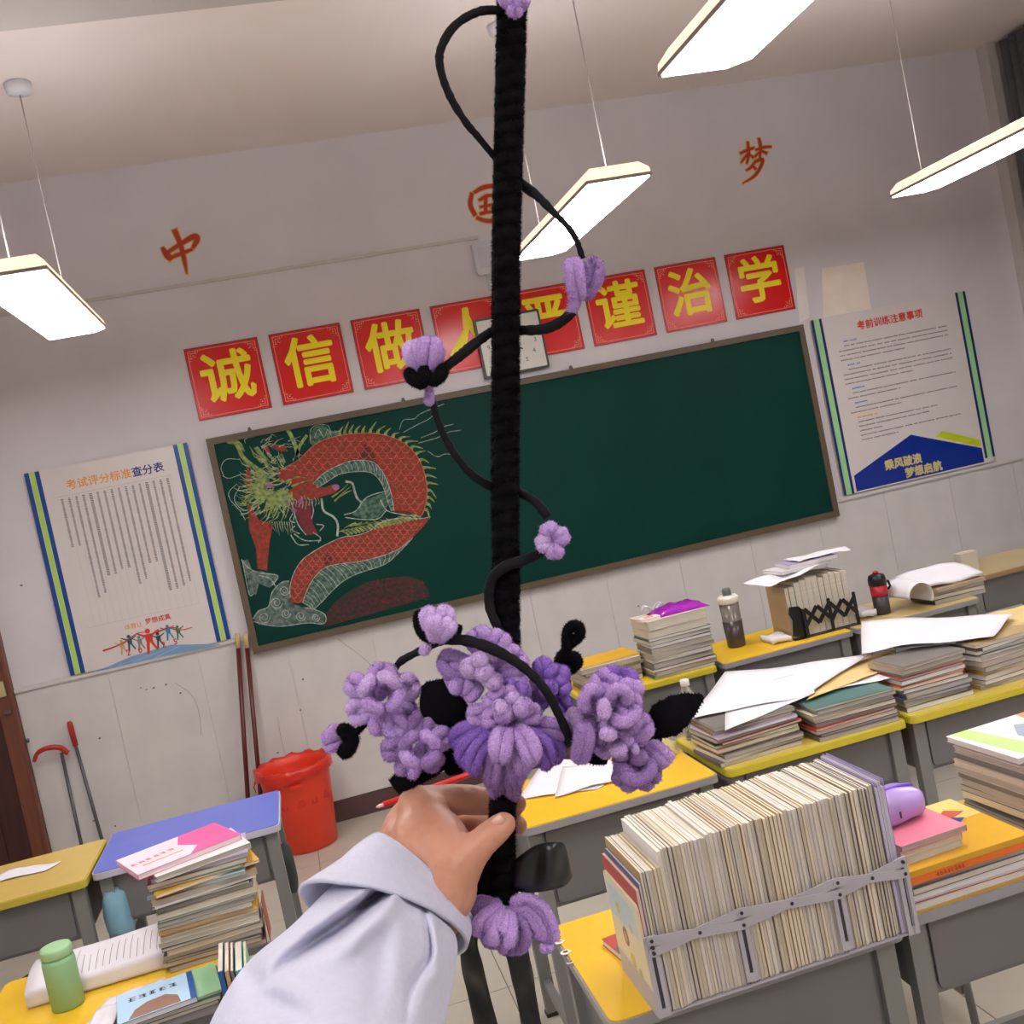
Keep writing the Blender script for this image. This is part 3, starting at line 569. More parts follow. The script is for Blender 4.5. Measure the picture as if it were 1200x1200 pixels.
# stickers on the near desk
for k, (px, py) in enumerate(((656, 1104), (663, 1116), (668, 1128))):
    p = AZ(px, py, .7603); o = MB().prism([(.011*math.cos(t)*(1, 1.1, .7)[k], .009*math.sin(t)*(1, 1.2, .6)[k]) for t in np.arange(0, 6.2, .6)], 0, .0006).build('sticker', mat('sticker_white', (226, 220, 214), .4)); o.location = p; tag(o, ('small white sticker with a pink mark on the near desk, farthest', 'round white sticker with a black mark on the near desk, middle', 'small grey sticker on the near desk, closest to the holder')[k], 'sticker', 'stickers on the near desk')
    MB().prism([(.006*math.cos(t), .004*math.sin(t)+.002) for t in np.arange(0, 6.2, .6)], .0006, .0009).build('mark', mat('sticker_mark%d' % k, ((206, 130, 120), (40, 34, 34), (110, 104, 96))[k], .5), o)
# chairs ------------------------------------------------------------
m_seat = mat('chair_wood', (214, 186, 120), .45, .1, 4, stretch=(1, 8, 1))
def stool(x, y, label):
    t = thing('stool', label, 'stool', (x, y, 0), 0, 'wooden school stools')
    MB().prism(rrect(-.17, .17, -.13, .13, .02), .42, .44).build('seat', m_seat, t)
    for sx in (-1, 1):
        for sy in (-1, 1): MB().tube([(sx*.15, sy*.11, 0), (sx*.14, sy*.1, .4198)], .011).build('leg', m_st, t)
        MB().box(sx*.145-.008, sx*.145+.008, -.09, .09, .15, .17).build('stretcher', m_st, t)
    return t
stool(.72, 2.62, 'wooden stool behind the desk of the long book row')
stool(1.33, 2.60, 'wooden stool behind the desk of the orange books')
# ================================================================== BOOKS
m_pg = mat('pages_cream', (208, 199, 184), .8, .14, 30, .15, stretch=(.6, .6, 22)); m_pg2 = mat('pages_grey', (178, 170, 160), .8, .16, 30, .15, stretch=(.6, .6, 22)); m_pg3 = mat('pages_white', (222, 218, 214), .8, .1, 30, .1, stretch=(.6, .6, 22))
PAL = {'grey': (120, 114, 110), 'dark grey': (72, 70, 72), 'cream': (206, 196, 170), 'white': (220, 216, 216), 'teal': (84, 120, 116), 'blue': (66, 96, 140), 'green': (70, 104, 80), 'yellow': (222, 170, 50), 'orange': (226, 110, 30), 'pink': (228, 130, 150), 'lilac': (176, 160, 196), 'tan': (176, 148, 104), 'red': (176, 60, 56), 'brown': (120, 92, 74), 'magenta': (226, 80, 150), 'pale blue': (160, 196, 220), 'pale green': (150, 196, 150), 'turquoise': (60, 160, 164), 'deep blue': (30, 84, 150)}
def cmat(c): return mat('cover_'+c.replace(' ', '_'), PAL[c], .4, .06, 10)
def book(w, d, t, col, label, loc, rz=0., group=None, pg=None, name='book', spine=True, soft=True):
    b = thing(name, label, 'book', loc, rz, group); ct = .0007; hx, hy = w/2, d/2
    q = MB().box(-hx, hx, -hy, hy, 0, ct).box(-hx, hx, -hy, hy, t-ct, t)
    if spine: q.box(hx-ct, hx, -hy, hy, ct, t-ct)
    q.build('cover', cmat(col), b)
    MB().box(-hx+.002, hx-ct, -hy+.002, hy-.002, ct, t-ct).build('pages', pg or m_pg, b); return b
ORD = ['topmost', 'second', 'third', 'fourth', 'fifth', 'sixth', 'seventh', 'eighth', 'ninth', 'tenth', 'eleventh', 'twelfth', 'thirteenth', 'fourteenth', 'fifteenth', 'sixteenth', 'seventeenth', 'eighteenth', 'nineteenth', 'twentieth', 'twenty-first', 'twenty-second', 'twenty-third', 'twenty-fourth']
def pile(x, y, z, specs, where, group, w=.26, d=.185, rz=0., jit=.008, spin=.05, pgs=(None,)):
    """specs bottom -> top: (colour, thickness[, w, d, rz])"""
    n = len(specs)
    for i, s in enumerate(specs):
        c, t = s[0], s[1]; ww, dd = (s[2], s[3]) if len(s) > 3 else (w*rnd.uniform(.95, 1.02), d*rnd.uniform(.94, 1.02)); r = rz+(s[4] if len(s) > 4 else rnd.uniform(-spin, spin))
        k = n-1-i; o = ('topmost' if k == 0 else ORD[k]+' from the top'); thin = 'thin ' if t < .009 else ('thick ' if t > .02 else '')
        if s[5:] and s[5] == 'spine': r += 0
        book(ww, dd, t-.0003, c, '%s%s book, %s, in the %s' % (thin, c, o, where), (x+rnd.uniform(-jit, jit), y+rnd.uniform(-jit, jit), z), r+(PI if (i*7) % 3 == 0 and not s[5:] else 0), group, pg=rnd.choice(pgs) if pgs[0] else None)
        z += t
    return z
PG = (m_pg, m_pg2, m_pg3, m_pg2)
DT = .7602
# left pile with the pink book
sp = [('brown', .013), ('tan', .012), ('dark grey', .007), ('grey', .012), ('cream', .014), ('dark grey', .008), ('white', .012), ('cream', .012), ('yellow', .008), ('yellow', .007), ('tan', .012), ('grey', .01), ('teal', .006), ('cream', .014), ('grey', .013), ('dark grey', .007), ('white', .006, .24, .19, .12), ('tan', .013, .25, .18, .1), ('pale blue', .009), ('yellow', .008, .25, .18, .22), ('green', .007), ('grey', .012), ('lilac', .01), ('white', .014, .23, .18, .28)]
zt = pile(-.385, 2.735, DT, sp, 'tall pile beside the green flask', 'books in the tall pile at the left', .235, .18, .03, .005, .05, PG)
def coverprint(b, q, m): return q.build('cover_print', m, b)
pk = book(.26, .185, .013, 'magenta', 'pink and white workbook lying askew on top of the tall left pile', (-.43, 2.76, zt), .42, 'books in the tall pile at the left', pg=m_pg3)
MB().prism([(-.129, -.091), (.0, -.091), (.035, -.04), (.005, .02), (.03, .091), (-.129, .091)], .0131, .0134).build('cover_print', mat('cover_pinkish_white', (236, 214, 224), .35), pk)
glyphs(6, -.065, .0, .0135, .019, mat('print_rose', (214, 80, 110), .5), pk, rot=(0, 0, .1)); MB().box(-.1, .0, -.04, -.034, .0135, .0138).build('cover_line', m_org, pk)
# manila/white slip and clipboard beside the pile
o = MB().box(-.0012, .0012, -.04, .04, 0, .1).build('folder', mat('folder_rust', (160, 84, 64), .6), None, (-.255, 2.71, DT+.0)); tag(o, 'rust-coloured card standing against the right side of the tall left pile', 'card')
def sheet(pts, z, label, name='paper_sheet', m=None, amp=.004, N=10, seed=1, th=.0006, group=None, cat='paper', sag=None):
    """pts = four corners (x, y[, dz]) in order"""
    m = m or mat('paper_white', (226, 222, 228), .7, .02)
    P = [np.array([p[0], p[1], z+(p[2] if len(p) > 2 else 0)]) for p in pts]; c = sum(P)/4; r_ = random.Random(seed); ph = [r_.uniform(0, 6) for _ in range(4)]
    V = []
    for s in (0, 1):
        for i in range(N+1):
            for j in range(N+1):
                u, v = i/N, j/N; p = P[0]*(1-u)*(1-v)+P[1]*u*(1-v)+P[2]*u*v+P[3]*(1-u)*v
                dz = amp*(math.sin(u*5+ph[0])*math.cos(v*4+ph[1])+.5*math.sin(u*11+v*7+ph[2])+1.3)
                if sag: dz += sag(u, v)
                V.append(p-c+np.array([0, 0, dz-s*th]))
    n = (N+1)**2; F = []
    for i in range(N):
        for j in range(N):
            a = i*(N+1)+j; F += [(a, a+N+1, a+N+2, a+1), (n+a, n+a+1, n+a+N+2, n+a+N+1)]
    B = [i*(N+1) for i in range(N+1)]+[N*(N+1)+j for j in range(1, N+1)]+[i*(N+1)+N for i in range(N-1, -1, -1)]+[j for j in range(N-1, 0, -1)]
    F += [(B[i], n+B[i], n+B[(i+1) % len(B)], B[(i+1) % len(B)]) for i in range(len(B))]
    o = MB().add(V, F, 0, True).build(name, m, None, c); tag(o, label, cat, group); return o
# curled worksheet beside flask
cs = thing('folded_worksheet', 'large folded exam paper curling over beside the green flask', 'paper', (-.62, 2.74, DT))
V = []; N = 18
prof = []
for i in range(N+1):
    t = i/N
    if t < .3: prof.append((-.062+.0*t, .004+.035*t/.3)) 
    else: u = (t-.3)/.7; prof.append((-.062+.15*u, .039+.012*math.sin(u*PI)+.02*u))
V = [(x, y, z+.0) for (y, z) in prof for x in np.linspace(-.205, .125, 9)]
V = [(x*1.0, y+.02*x, z+.05*max(0, x+.02)*(z/.06)) for x, y, z in V]
F = [(i*9+j, i*9+j+1, (i+1)*9+j+1, (i+1)*9+j) for i in range(N) for j in range(8)]
m_paper = mat('paper_white', (226, 222, 228), .7, .02); m_pwarm = mat('paper_warm', (214, 196, 178), .7, .03)
o = MB().add(V, F, 0, True).build('sheet', m_paper, cs); md = o.modifiers.new('s', 'SOLIDIFY'); md.thickness = .0008
q = MB()
for j in range(16):
    i0 = rnd.uniform(.35, .4); i1 = rnd.uniform(.6, .95); x = -.14+j*.016
    P = [];
    for u in np.linspace(i0, i1, 6):
        y = -.062+.15*(u-.3)/.7; zz = .039+.012*math.sin((u-.3)/.7*PI)+.02*(u-.3)/.7; P.append((x, y+.02*x, zz+.05*max(0, x+.02)*(zz/.06)+.0012))
    q.tube(P, .0006, 4)
q.build('print_lines', m_gry, cs, kind='stuff')
# flask
fk = thing('flask', 'pale green cylindrical flask standing at the lower left', 'bottle', (-.725, 2.635, DT)); fk.scale = (1.08, 1.08, .84); m_gr = mat('flask_green', (142, 186, 140), .45, .03)
MB().lathe([(.031, 0), (.034, .003), (.0345, .13), (.033, .14), (.029, .145)], 32).build('body', m_gr, fk)
MB().lathe([(.0315, .1452), (.033, .148), (.033, .166), (.031, .1725), (.026, .174)], 32).build('cap', mat('flask_cap', (160, 202, 150), .45), fk)
# loose sheets front of the flask
sheet([(-.68, 2.44), (-.56, 2.44), (-.50, 2.62), (-.63, 2.60)], DT+.001, 'white sheet with handwriting lying in front of the green flask', seed=4, amp=.003)
sheet([(-.66, 2.38, .0), (-.585, 2.38, .01), (-.585, 2.53, .01), (-.64, 2.53, .0)], DT+.009, 'white folded sheet tucked under the pale blue book', seed=6, amp=.003)
# front-left books
z = pile(-.47, 2.475, DT+.0, [('grey', .01, .2, .16, .1), ('green', .01, .21, .165, .1)], 'small pile at bottom left', 'books at the bottom edge', jit=.002)
gb = book(.2, .16, .006, 'pale green', 'pale green folder under the pale blue book at the bottom edge', (-.465, 2.475, z+.001), .16, 'books at the bottom edge'); bb = book(.165, .15, .012, 'deep blue', 'pale blue cover picture book lying at the bottom edge', (-.495, 2.44, z+.0085), .16, 'books at the bottom edge', pg=m_pg3)
MB().box(-.082, .07, -.074, .074, .0121, .0124).build('cover_print', mat('cover_sky', (176, 208, 232), .35), bb)
glyphs(5, -.005, .03, .0125, .022, m_ink, bb, rot=(0, 0, 0), seed=4)
MB().prism([(-.06+.0, -.07), (.05, -.07), (.045, -.03), (.02, -.005), (-.02, -.01), (-.045, -.03)], .0125, .0127).build('cover_figure', mat('cover_brown_fig', (140, 104, 84), .5), bb)
for k, (c, t) in enumerate((('deep blue', .012), ('tan', .01), ('grey', .007), ('turquoise', .016), ('pale green', .007))):
    xk = -.345+k*.0+.0
    u = thing('standing_book', '%s book standing on its spine at the bottom edge, %s from the left' % (c, ords[k]), 'book', (-.352+[0, .014, .026, .036, .054][k], 2.46, DT), .05, 'standing books at the bottom edge')
    q = MB().box(0, t-.001, -.09, .07, 0, .082-.003*k); q.build('cover', cmat(c), u); MB().box(.001, t-.002, -.088, .068, .0821-.003*k, .0828-.003*k).build('pages', m_pg, u)
# far-left corner books
pile(-1.06, 2.80, DT, [('dark grey', .02), ('grey', .015), ('white', .02), ('cream', .016), ('grey', .02)], 'pile cut by the left edge', 'books cut by the left edge', .2, .18, .1, pgs=PG)
# ochre desk torn papers
sheet([(-1.25, 3.83), (-1.02, 3.80), (-.98, 3.86), (-1.15, 3.93)], DT+.001, 'torn white paper scrap on the ochre desk', amp=.002, seed=3)
sheet([(-1.40, 3.75), (-1.24, 3.74), (-1.22, 3.85), (-1.36, 3.90)], DT+.001, 'white paper at the left edge of the ochre desk', amp=.002, seed=5)
# ------- middle row piles
pile(1.235, 3.08, DT, [('grey', .014), ('cream', .012), ('grey', .013), ('dark grey', .006), ('tan', .012), ('green', .010), ('red', .008), ('grey', .012), ('lilac', .01), ('brown', .01), ('grey', .012)], 'first paper-covered middle pile', 'middle row books, first pile', .28, .2, .04, .008, .06, PG)
pile(1.555, 3.06, DT, [('grey', .014), ('dark grey', .007), ('grey', .013), ('red', .008), ('grey', .014), ('dark grey', .014), ('cream', .013), ('grey', .012), ('teal', .008)], 'second paper-covered middle pile', 'middle row books, second pile', .28, .2, .0, .008, .05, PG)
pile(1.865, 3.09, DT, [('grey', .016), ('cream', .016), ('blue', .01), ('grey', .016), ('brown', .012), ('yellow', .01), ('orange', .008), ('grey', .014), ('red', .008), ('grey', .012), ('tan', .014), ('grey', .012)], 'third paper-covered middle pile', 'middle row books, third pile', .24, .18, .03, .008, .08, PG)
pile(2.16, 3.10, DT, [('tan', .016), ('brown', .014), ('cream', .016), ('yellow', .014), ('grey', .016), ('tan', .018), ('white', .014), ('teal', .008), ('tan', .012), ('grey', .012), ('tan', .012)], 'middle pile at the right edge', 'middle row books, fourth pile', .26, .19, .05, .008, .08, PG)
pile(2.47, 3.12, DT, [('grey', .02), ('tan', .02), ('cream', .02), ('grey', .02), ('yellow', .02)], 'middle pile beyond the right edge', 'middle row books, fifth pile', .26, .19, .05, .008, .08, PG)
zs = DT+.127
a = AZ(823, 842, .90); b_ = AZ(985, 780, .90)
def shz(pp, z, *k, **kw): return sheet([tuple(AZ(x, y, z)[:2]) for x, y in pp], z, *k, **kw)
shz([(806, 845), (938, 818), (1022, 768), (850, 790)], .881, 'large white exam paper draped over the first two middle piles', seed=2, amp=.004)
shz([(850, 858), (955, 812), (950, 785), (850, 815)], .8795, 'second white sheet hanging out under the draped exam paper', seed=8, amp=.002)
shz([(945, 822), (1055, 780), (1050, 762), (985, 778)], .870, 'manila envelope on the second middle pile', name='envelope', m=mat('manila', (222, 192, 130), .6), seed=9, amp=.003, cat='envelope')
shz([(945, 818), (1065, 790), (1060, 775), (950, 800)], .8645, 'white papers sticking out beneath the manila envelope', seed=10, amp=.003)
shz([(1010, 768), (1165, 748), (1190, 722), (1010, 730)], .918, 'long white exam paper lying over the third and fourth middle piles', seed=12, amp=.007)
shz([(1010, 765), (1120, 755), (1120, 745), (1010, 750)], .912, 'thin white sheet just below the long white exam paper', seed=13, amp=.002)
shz([(1135, 740), (1200, 735), (1215, 708), (1150, 722)], .905, 'manila folder on the pile at the right edge', name='envelope', m=mat('manila', (222, 192, 130), .6), seed=14, amp=.004, cat='envelope')
# papers on the flower-side desk
shz([(606, 938), (700, 925), (748, 893), (640, 890)], DT+.001, 'white test papers on the yellow desk behind the lilac flowers', seed=15, amp=.002)
shz([(650, 935), (735, 912), (752, 890), (660, 900)], DT+.004, 'upper sheet of the white test papers on the yellow desk', seed=16, amp=.003)
m_penr = mat('pen_red', (210, 40, 36), .35)
def pen(p0, p1, z, label, m, r=.006):
    A, B = AZ(*p0, z), AZ(*p1, z); c = (A+B)/2; t = thing('pen', label, 'pen', c, 0, 'pens on the yellow desk'); D = B-A; 
    MB().tube([A-c, A-c+D*.75], r, 10).build('barrel', m, t); MB().tube([A-c+D*.755, A-c+D*.97, B-c], [r*1.08, r*.95, r*.4], 10).build('cap', mat('pen_cap', (226, 216, 212), .4), t)
A, B = AZ(659, 869, .775), AZ(441, 946, .775); t = thing('red_pole', 'thin red pole lying across the desk with white papers, sticking out past the hand', 'pole', (A+B)/2); D = (B-A)/2
MB().tube([-D, D*.93], .010, 10).build('shaft', m_penr, t); MB().tube([D*.931, D*.97, D], [.007, .006, .003], 10).build('tip', mat('pole_tip', (226, 190, 186), .4), t)
# water bottle & bag
m_clr = mat('clear_plastic', (236, 240, 242), .08, .01, trans=.9, alpha=1.)
wbt = thing('water_bottle', 'clear plastic water bottle with a white cap behind the black leaf', 'bottle', (1.155, 3.32, DT))
MB().lathe([(.03, 0), (.033, .006), (.031, .05), (.033, .1), (.033, .13), (.026, .155), (.014, .175), (.013, .183)], 24).build('body', m_clr, wbt); MB().lathe([(.0155, .1832), (.0155, .2), (.014, .203)], 16).build('cap', mat('cap_white', (226, 226, 226), .4), wbt)
bg = MB(); V = []; F = []; n = 12
for i in range(n):
    for j in range(16):
        th = PI/2*(1-i/(n-1)); ph = 2*PI*j/16; r_ = 1+.3*noise.noise(Vector((math.cos(ph)*2.3, math.sin(ph)*2.3, i*.5)))
        V.append((.075*math.cos(th)*math.cos(ph)*r_, .06*math.cos(th)*math.sin(ph)*r_, .065*math.sin(th)*r_+.001))
for i in range(n-1):
    for j in range(16): F.append((i*16+j, i*16+(j+1) % 16, (i+1)*16+(j+1) % 16, (i+1)*16+j))
o = bg.add(V, F, 0, True).build('plastic_bag', mat('bag_pale', (224, 214, 150), .25, .1, 20, .5, alpha=.55), None, (.985, 3.24, DT)); tag(o, 'crumpled pale translucent plastic bag beside the middle book pile', 'bag')
# ------- back row
z = pile(1.49, 4.33, DT, [('teal', .012), ('grey', .02), ('brown', .012), ('grey', .024), ('blue', .018), ('cream', .02), ('grey', .024), ('dark grey', .014), ('blue', .018), ('green', .012), ('cream', .034), ('cream', .04)], 'back pile under the purple bag', 'books in the back pile', .285, .2, .03, .006, .05, PG)
pb_ = thing('pencil_pouch', 'shiny purple plastic pouch on top of the back book pile', 'pouch', (1.54, 4.33, z))
V = []; n = 14
for i in range(n+1):
    for j in range(n+1):
        u, v = i/n*2-1, j/n*2-1; e_ = (1-u**4)*(1-v**4); V.append((u*.12, v*.075, .002+.03*e_+.006*e_*math.sin(u*9)*math.cos(v*7)))
m2 = (n+1)**2; V += [(x, y, 0.) for x, y, zz in V]; F = []
for i in range(n):
    for j in range(n): a = i*(n+1)+j; F += [(a, a+n+1, a+n+2, a+1), (m2+a, m2+a+1, m2+a+n+2, m2+a+n+1)]
B = [i*(n+1) for i in range(n+1)]+[n*(n+1)+j for j in range(1, n+1)]+[i*(n+1)+n for i in range(n-1, -1, -1)]+[j for j in range(n-1, 0, -1)]
F += [(B[i], B[(i+1) % len(B)], m2+B[(i+1) % len(B)], m2+B[i]) for i in range(len(B))]
MB().add(V, F, 0, True).build('body', mat('pouch_purple', (150, 30, 160), .15, .15, 12, spec=.8), pb_); MB().tube([(-.12, 0, .006), (.12, 0, .006)], .003, 6).build('zip', mat('zip_pink', (210, 150, 200), .4), pb_)
o = MB().prism(rrect(-.045, .045, -.03, .03, .01), 0, .012).build('eraser_case', mat('case_white', (228, 220, 218), .35), None, (1.385, 4.27, z)); tag(o, 'small white and orange case at the left end of the back pile', 'case'); MB().prism(rrect(-.02, .02, -.018, .018, .008), .0121, .0135).build('orange_label', mat('case_orange', (236, 150, 110), .4), o)
V = [];
cc = MB(); P = [(.05*math.cos(t), .02*math.sin(t), .02+.03*abs(math.sin(t*2))) for t in np.linspace(0, 2*PI, 24)]; cc.tube(P, .004, 6)
o = cc.build('charging_cable', mat('cable_grey', (196, 192, 196), .4), None, (1.455, 4.40, z-.012)); tag(o, 'pale coiled cable lying beside the purple pouch', 'cable')
pile(1.20, 4.42, DT, [('brown', .022), ('tan', .02), ('cream', .022), ('grey', .016), ('cream', .02), ('yellow', .008)], 'low yellow-topped back pile', 'low back pile books', .27, .2, .05, .008, .08, PG)
# shaker
sk = thing('shaker_bottle', 'clear shaker with a dark drink and a cream lid on the back row', 'bottle', (1.83, 4.46, DT))
MB().lathe([(.036, 0), (.04, .004), (.044, .2)], 28).build('body', mat('shaker_grey', (120, 112, 106), .15, .05, trans=.0), sk)
MB().lathe([(.0375, -.0), (.0405, .004), (.0435, .12)], 28).build('drink_band', mat('drink_dark', (70, 62, 60), .25), sk).scale = (1.02, 1.02, 1)
MB().lathe([(.0445, .2002), (.047, .202), (.047, .228), (.038, .236)], 28).build('lid', mat('lid_cream', (226, 220, 210), .4), sk); MB().lathe([(.02, .2362), (.02, .262), (.014, .268)], 16).build('spout_cap', mat('spout_grey', (90, 96, 96), .4), sk)
# black book holder with books
bk = thing('book_holder', 'black scissor-arm book holder around the standing books, back row', 'book holder', (2.12, 4.28, DT), .0)
m_blk = mat('holder_black', (26, 26, 28), .4)
cols = ['tan', 'green', 'cream', 'cream', 'white', 'cream', 'grey', 'cream', 'cream', 'tan', 'white']
x = 2.03
for k, c in enumerate(cols):
    t = .029 if k else .02; hgt = .25+rnd.uniform(-.012, .012) if k > 1 else .23
    u = thing('standing_book', '%s book standing in the black holder, %s from the left' % (c, (ords+['ninth', 'tenth', 'eleventh'])[k]), 'book', (x+t/2, 4.40, DT+.003), 0, 'books in the black holder')
    MB().box(-t/2+.0005, -t/2+.0015, -.1, .085, 0, hgt).box(t/2-.0015, t/2-.0005, -.1, .085, 0, hgt).box(-t/2+.0015, t/2-.0015, .084, .085, 0, hgt).build('cover', cmat(c), u); MB().box(-t/2+.0016, t/2-.0016, -.098, .0835, .002, hgt-.003).build('pages', m_pg, u); x += t
xe = x
q = MB(); ox = 2.12
pth = [(-.09, .13), (-.085, .1), (-.075, .08), (-.09, .04), (-.085, .015), (-.03, .01), (-.02, .06), (-.03, .13)]
MB().prism([(-.096, .02), (-.03, .0), (-.024, .12), (-.045, .145), (-.09, .15), (-.098, .12), (-.085, .09)], -.002, 0, 'y').build('end_plate', m_blk, bk).location.y = .005
sb = MB()
xs = np.linspace(-.03, xe-2.12, 5)
for i in range(4):
    for s_ in (0, 1):
        A = (xs[i], -.0, .055 if s_ else .13); B = (xs[i+1], -.0, .13 if s_ else .055); D = np.array(B)-np.array(A); D /= np.linalg.norm(D); Nn = np.array([-D[2], 0, D[0]])*.009; y_ = -.012 if s_ else -.016
        Pp = [np.array(A)-Nn, np.array(B)-Nn, np.array(B)+Nn, np.array(A)+Nn]; MB().prism([(p[0], p[2]) for p in Pp], y_, y_+.003, 'y').build('scissor_arm', m_blk, bk)
for k, i in enumerate((0, 2, 4)): MB().prism(rrect(xs[i]-.008, xs[i]+.008, .0, .15 if i else .13, .006), -.008, -.005, 'y').build('slotted_bar', m_blk, bk)
MB().box(-.094, xe-2.12+.01, -.01, .2, .0003, .0025).build('base_plate', m_blk, bk)
sheet([(1.96, 4.28, -.02), (2.22, 4.28, .02), (2.24, 4.47, .02), (1.90, 4.42, .0)], 1.033, 'white sheet hanging over the left end of the black book holder', seed=20, amp=.006)
book(.26, .17, .014, 'white', 'white booklet lying on the standing books of the back row', (2.16, 4.40, 1.052), .1, None, pg=m_pg3); book(.24, .16, .016, 'lilac', 'lilac booklet lying highest over the black book holder', (2.21, 4.40, 1.067), -.05, None, pg=m_pg3)
sheet([(2.14, 4.33), (2.40, 4.33, -.0), (2.42, 4.46), (2.14, 4.48)], 1.083, 'curled white sheet topping the books in the black holder', seed=22, amp=.005)
sheet([(1.93, 4.30), (2.02, 4.29), (2.02, 4.42), (1.93, 4.42)], DT+.022, 'white tissue pack beside the black book holder', seed=23, amp=.004, th=.022)
# red black sports bottle
sbt = thing('sports_bottle', 'red and black sports bottle right of the black book holder', 'bottle', (2.515, 4.36, DT))
MB().lathe([(.033, 0), (.036, .004), (.036, .085)], 24).build('body', mat('bottle_charcoal', (58, 52, 56), .4), sbt); MB().lathe([(.037, .0852), (.038, .09), (.038, .135)], 24).build('band', mat('bottle_red', (176, 30, 40), .35), sbt)
MB().lathe([(.04, .1352), (.04, .165), (.034, .18), (.02, .186)], 24).build('lid', m_blk, sbt); MB().lathe([(.012, .1862), (.012, .196), (.006, .2)], 12).build('button', mat('bottle_red', ()), sbt); MB().tube([(.03, 0, .15), (.055, 0, .14), (.06, 0, .115), (.045, 0, .105)], .006, 8).build('carry_loop', m_blk, sbt)
pile(2.86, 4.36, DT, [('dark grey', .02), ('brown', .018), ('grey', .016), ('tan', .016)], 'pile beneath the loose paper stack', 'books under the loose papers', .27, .2, .0, .006, .08, PG)
sheet([(2.70, 4.28, .0), (3.00, 4.28, -.01), (3.02, 4.5, .03), (2.69, 4.5, .03)], .85, 'big stack of loose white papers on the back row desk', name='paper_stack', seed=25, amp=.006, th=.014)
# curled sheet
V = []; F = []
for i in range(15):
    a = -.6+i*.27; 
    for j in range(8): V.append((.06*math.cos(a)*(1+.15*j/7)-.02, -.02+.2*j/7, .062+.06*math.sin(a)*(1+.1*j/7)))
F = [(i*8+j, (i+1)*8+j, (i+1)*8+j+1, i*8+j+1) for i in range(14) for j in range(7)]
o = MB().add(V, F, 0, True).build('curled_sheet', m_paper, None, (2.655, 4.24, DT+.004)); md = o.modifiers.new('s', 'SOLIDIFY'); md.thickness = .0008; tag(o, 'white sheet curled into a roll beside the red sports bottle', 'paper')
sheet([(2.40, 4.34), (2.468, 4.33), (2.468, 4.45), (2.42, 4.45)], DT+.03, 'folded white paper behind the red sports bottle', seed=28, amp=.004, th=.025)
# far right desk: small box
o = MB().prism(rrect(-.05, .05, -.03, .03, .008), 0, .1).build('tissue_box', mat('box_beige', (196, 190, 172), .5), None, (3.27, 4.78, DT)); tag(o, 'small beige box on the far right wooden desk', 'box'); MB().prism(rrect(-.03, .03, -.012, .012, .006), .1002, .103).build('opening', m_pwarm, o)
# ------- near desk: two books by the holder
b1 = book(.16, .23, .014, 'red', 'red-edged workbook lying flat beside the left end of the long book row', (.545, 2.03, DT), .14, None, pg=m_pg3); MB().box(-.078, .078, -.05, .06, .0141, .0143).build('cover_print', mat('cover_olive', (92, 96, 84), .5), b1); MB().box(-.078, .078, -.11, -.052, .0141, .0143).build('cover_print', mat('cover_brownish', (140, 96, 80), .5), b1)
b2 = book(.15, .2, .012, 'dark grey', 'dark booklet with white lettering resting on the red-edged workbook', (.575, 2.09, DT+.0145), -.1, None, pg=m_pg3); MB().box(-.074, .074, -.098, .098, .0121, .0123).build('cover_print', mat('cover_slate', (60, 66, 78), .4), b2); MB().box(-.074, -.055, -.098, .098, .0124, .0126).box(-.05, .07, .06, .075, .0124, .0126).build('cover_bands', m_pl, b2)
def ordinal(n):
    u = ['', 'first', 'second', 'third', 'fourth', 'fifth', 'sixth', 'seventh', 'eighth', 'ninth', 'tenth', 'eleventh', 'twelfth', 'thirteenth', 'fourteenth', 'fifteenth', 'sixteenth', 'seventeenth', 'eighteenth', 'nineteenth']
    if n < 20: return u[n]
    T_ = ['', '', 'twent', 'thirt', 'fort', 'fift', 'sixt', 'sevent', 'eight', 'ninet'][n//10]; return T_+'ieth' if n % 10 == 0 else T_+'y-'+u[n % 10]
# ------- long row of booklets with the scissor holder
HX0, HX1, HY, HD = .474, .962, 1.812, .21
lean = .0
protos = []
for k in range(6):
    q = MB(); t = .0072; sag = 0
    q.box(.0002, .0007, 0, HD, 0, .292, 1).box(t-.0009, t-.0004, 0, HD, 0, .292, 1).box(.0007, t-.0009, .001+.0008*(k % 3), HD, .001, .291-.001*(k % 2), 0)
    nm = ['white', 'cream', 'white', 'tan', 'cream', 'grey'][k]; o = q.build('exam_booklet', [m_pg if k % 3 else m_pg2, cmat(nm)]); protos.append(o)
x = HX0; k = 0; used = set()
pgb = mat('pages_bright', (222, 212, 192), .8, .08, 30, .1, stretch=(22, .6, .6))
pgb2 = mat('pages_bright2', (200, 190, 172), .8, .1, 30, .1, stretch=(22, .6, .6)); pgb3 = mat('pages_bright3', (214, 204, 190), .8, .1, 30, .1, stretch=(22, .6, .6))
for i, o in enumerate(protos): o.data.materials[0] = (pgb, pgb2, pgb3)[i % 3]
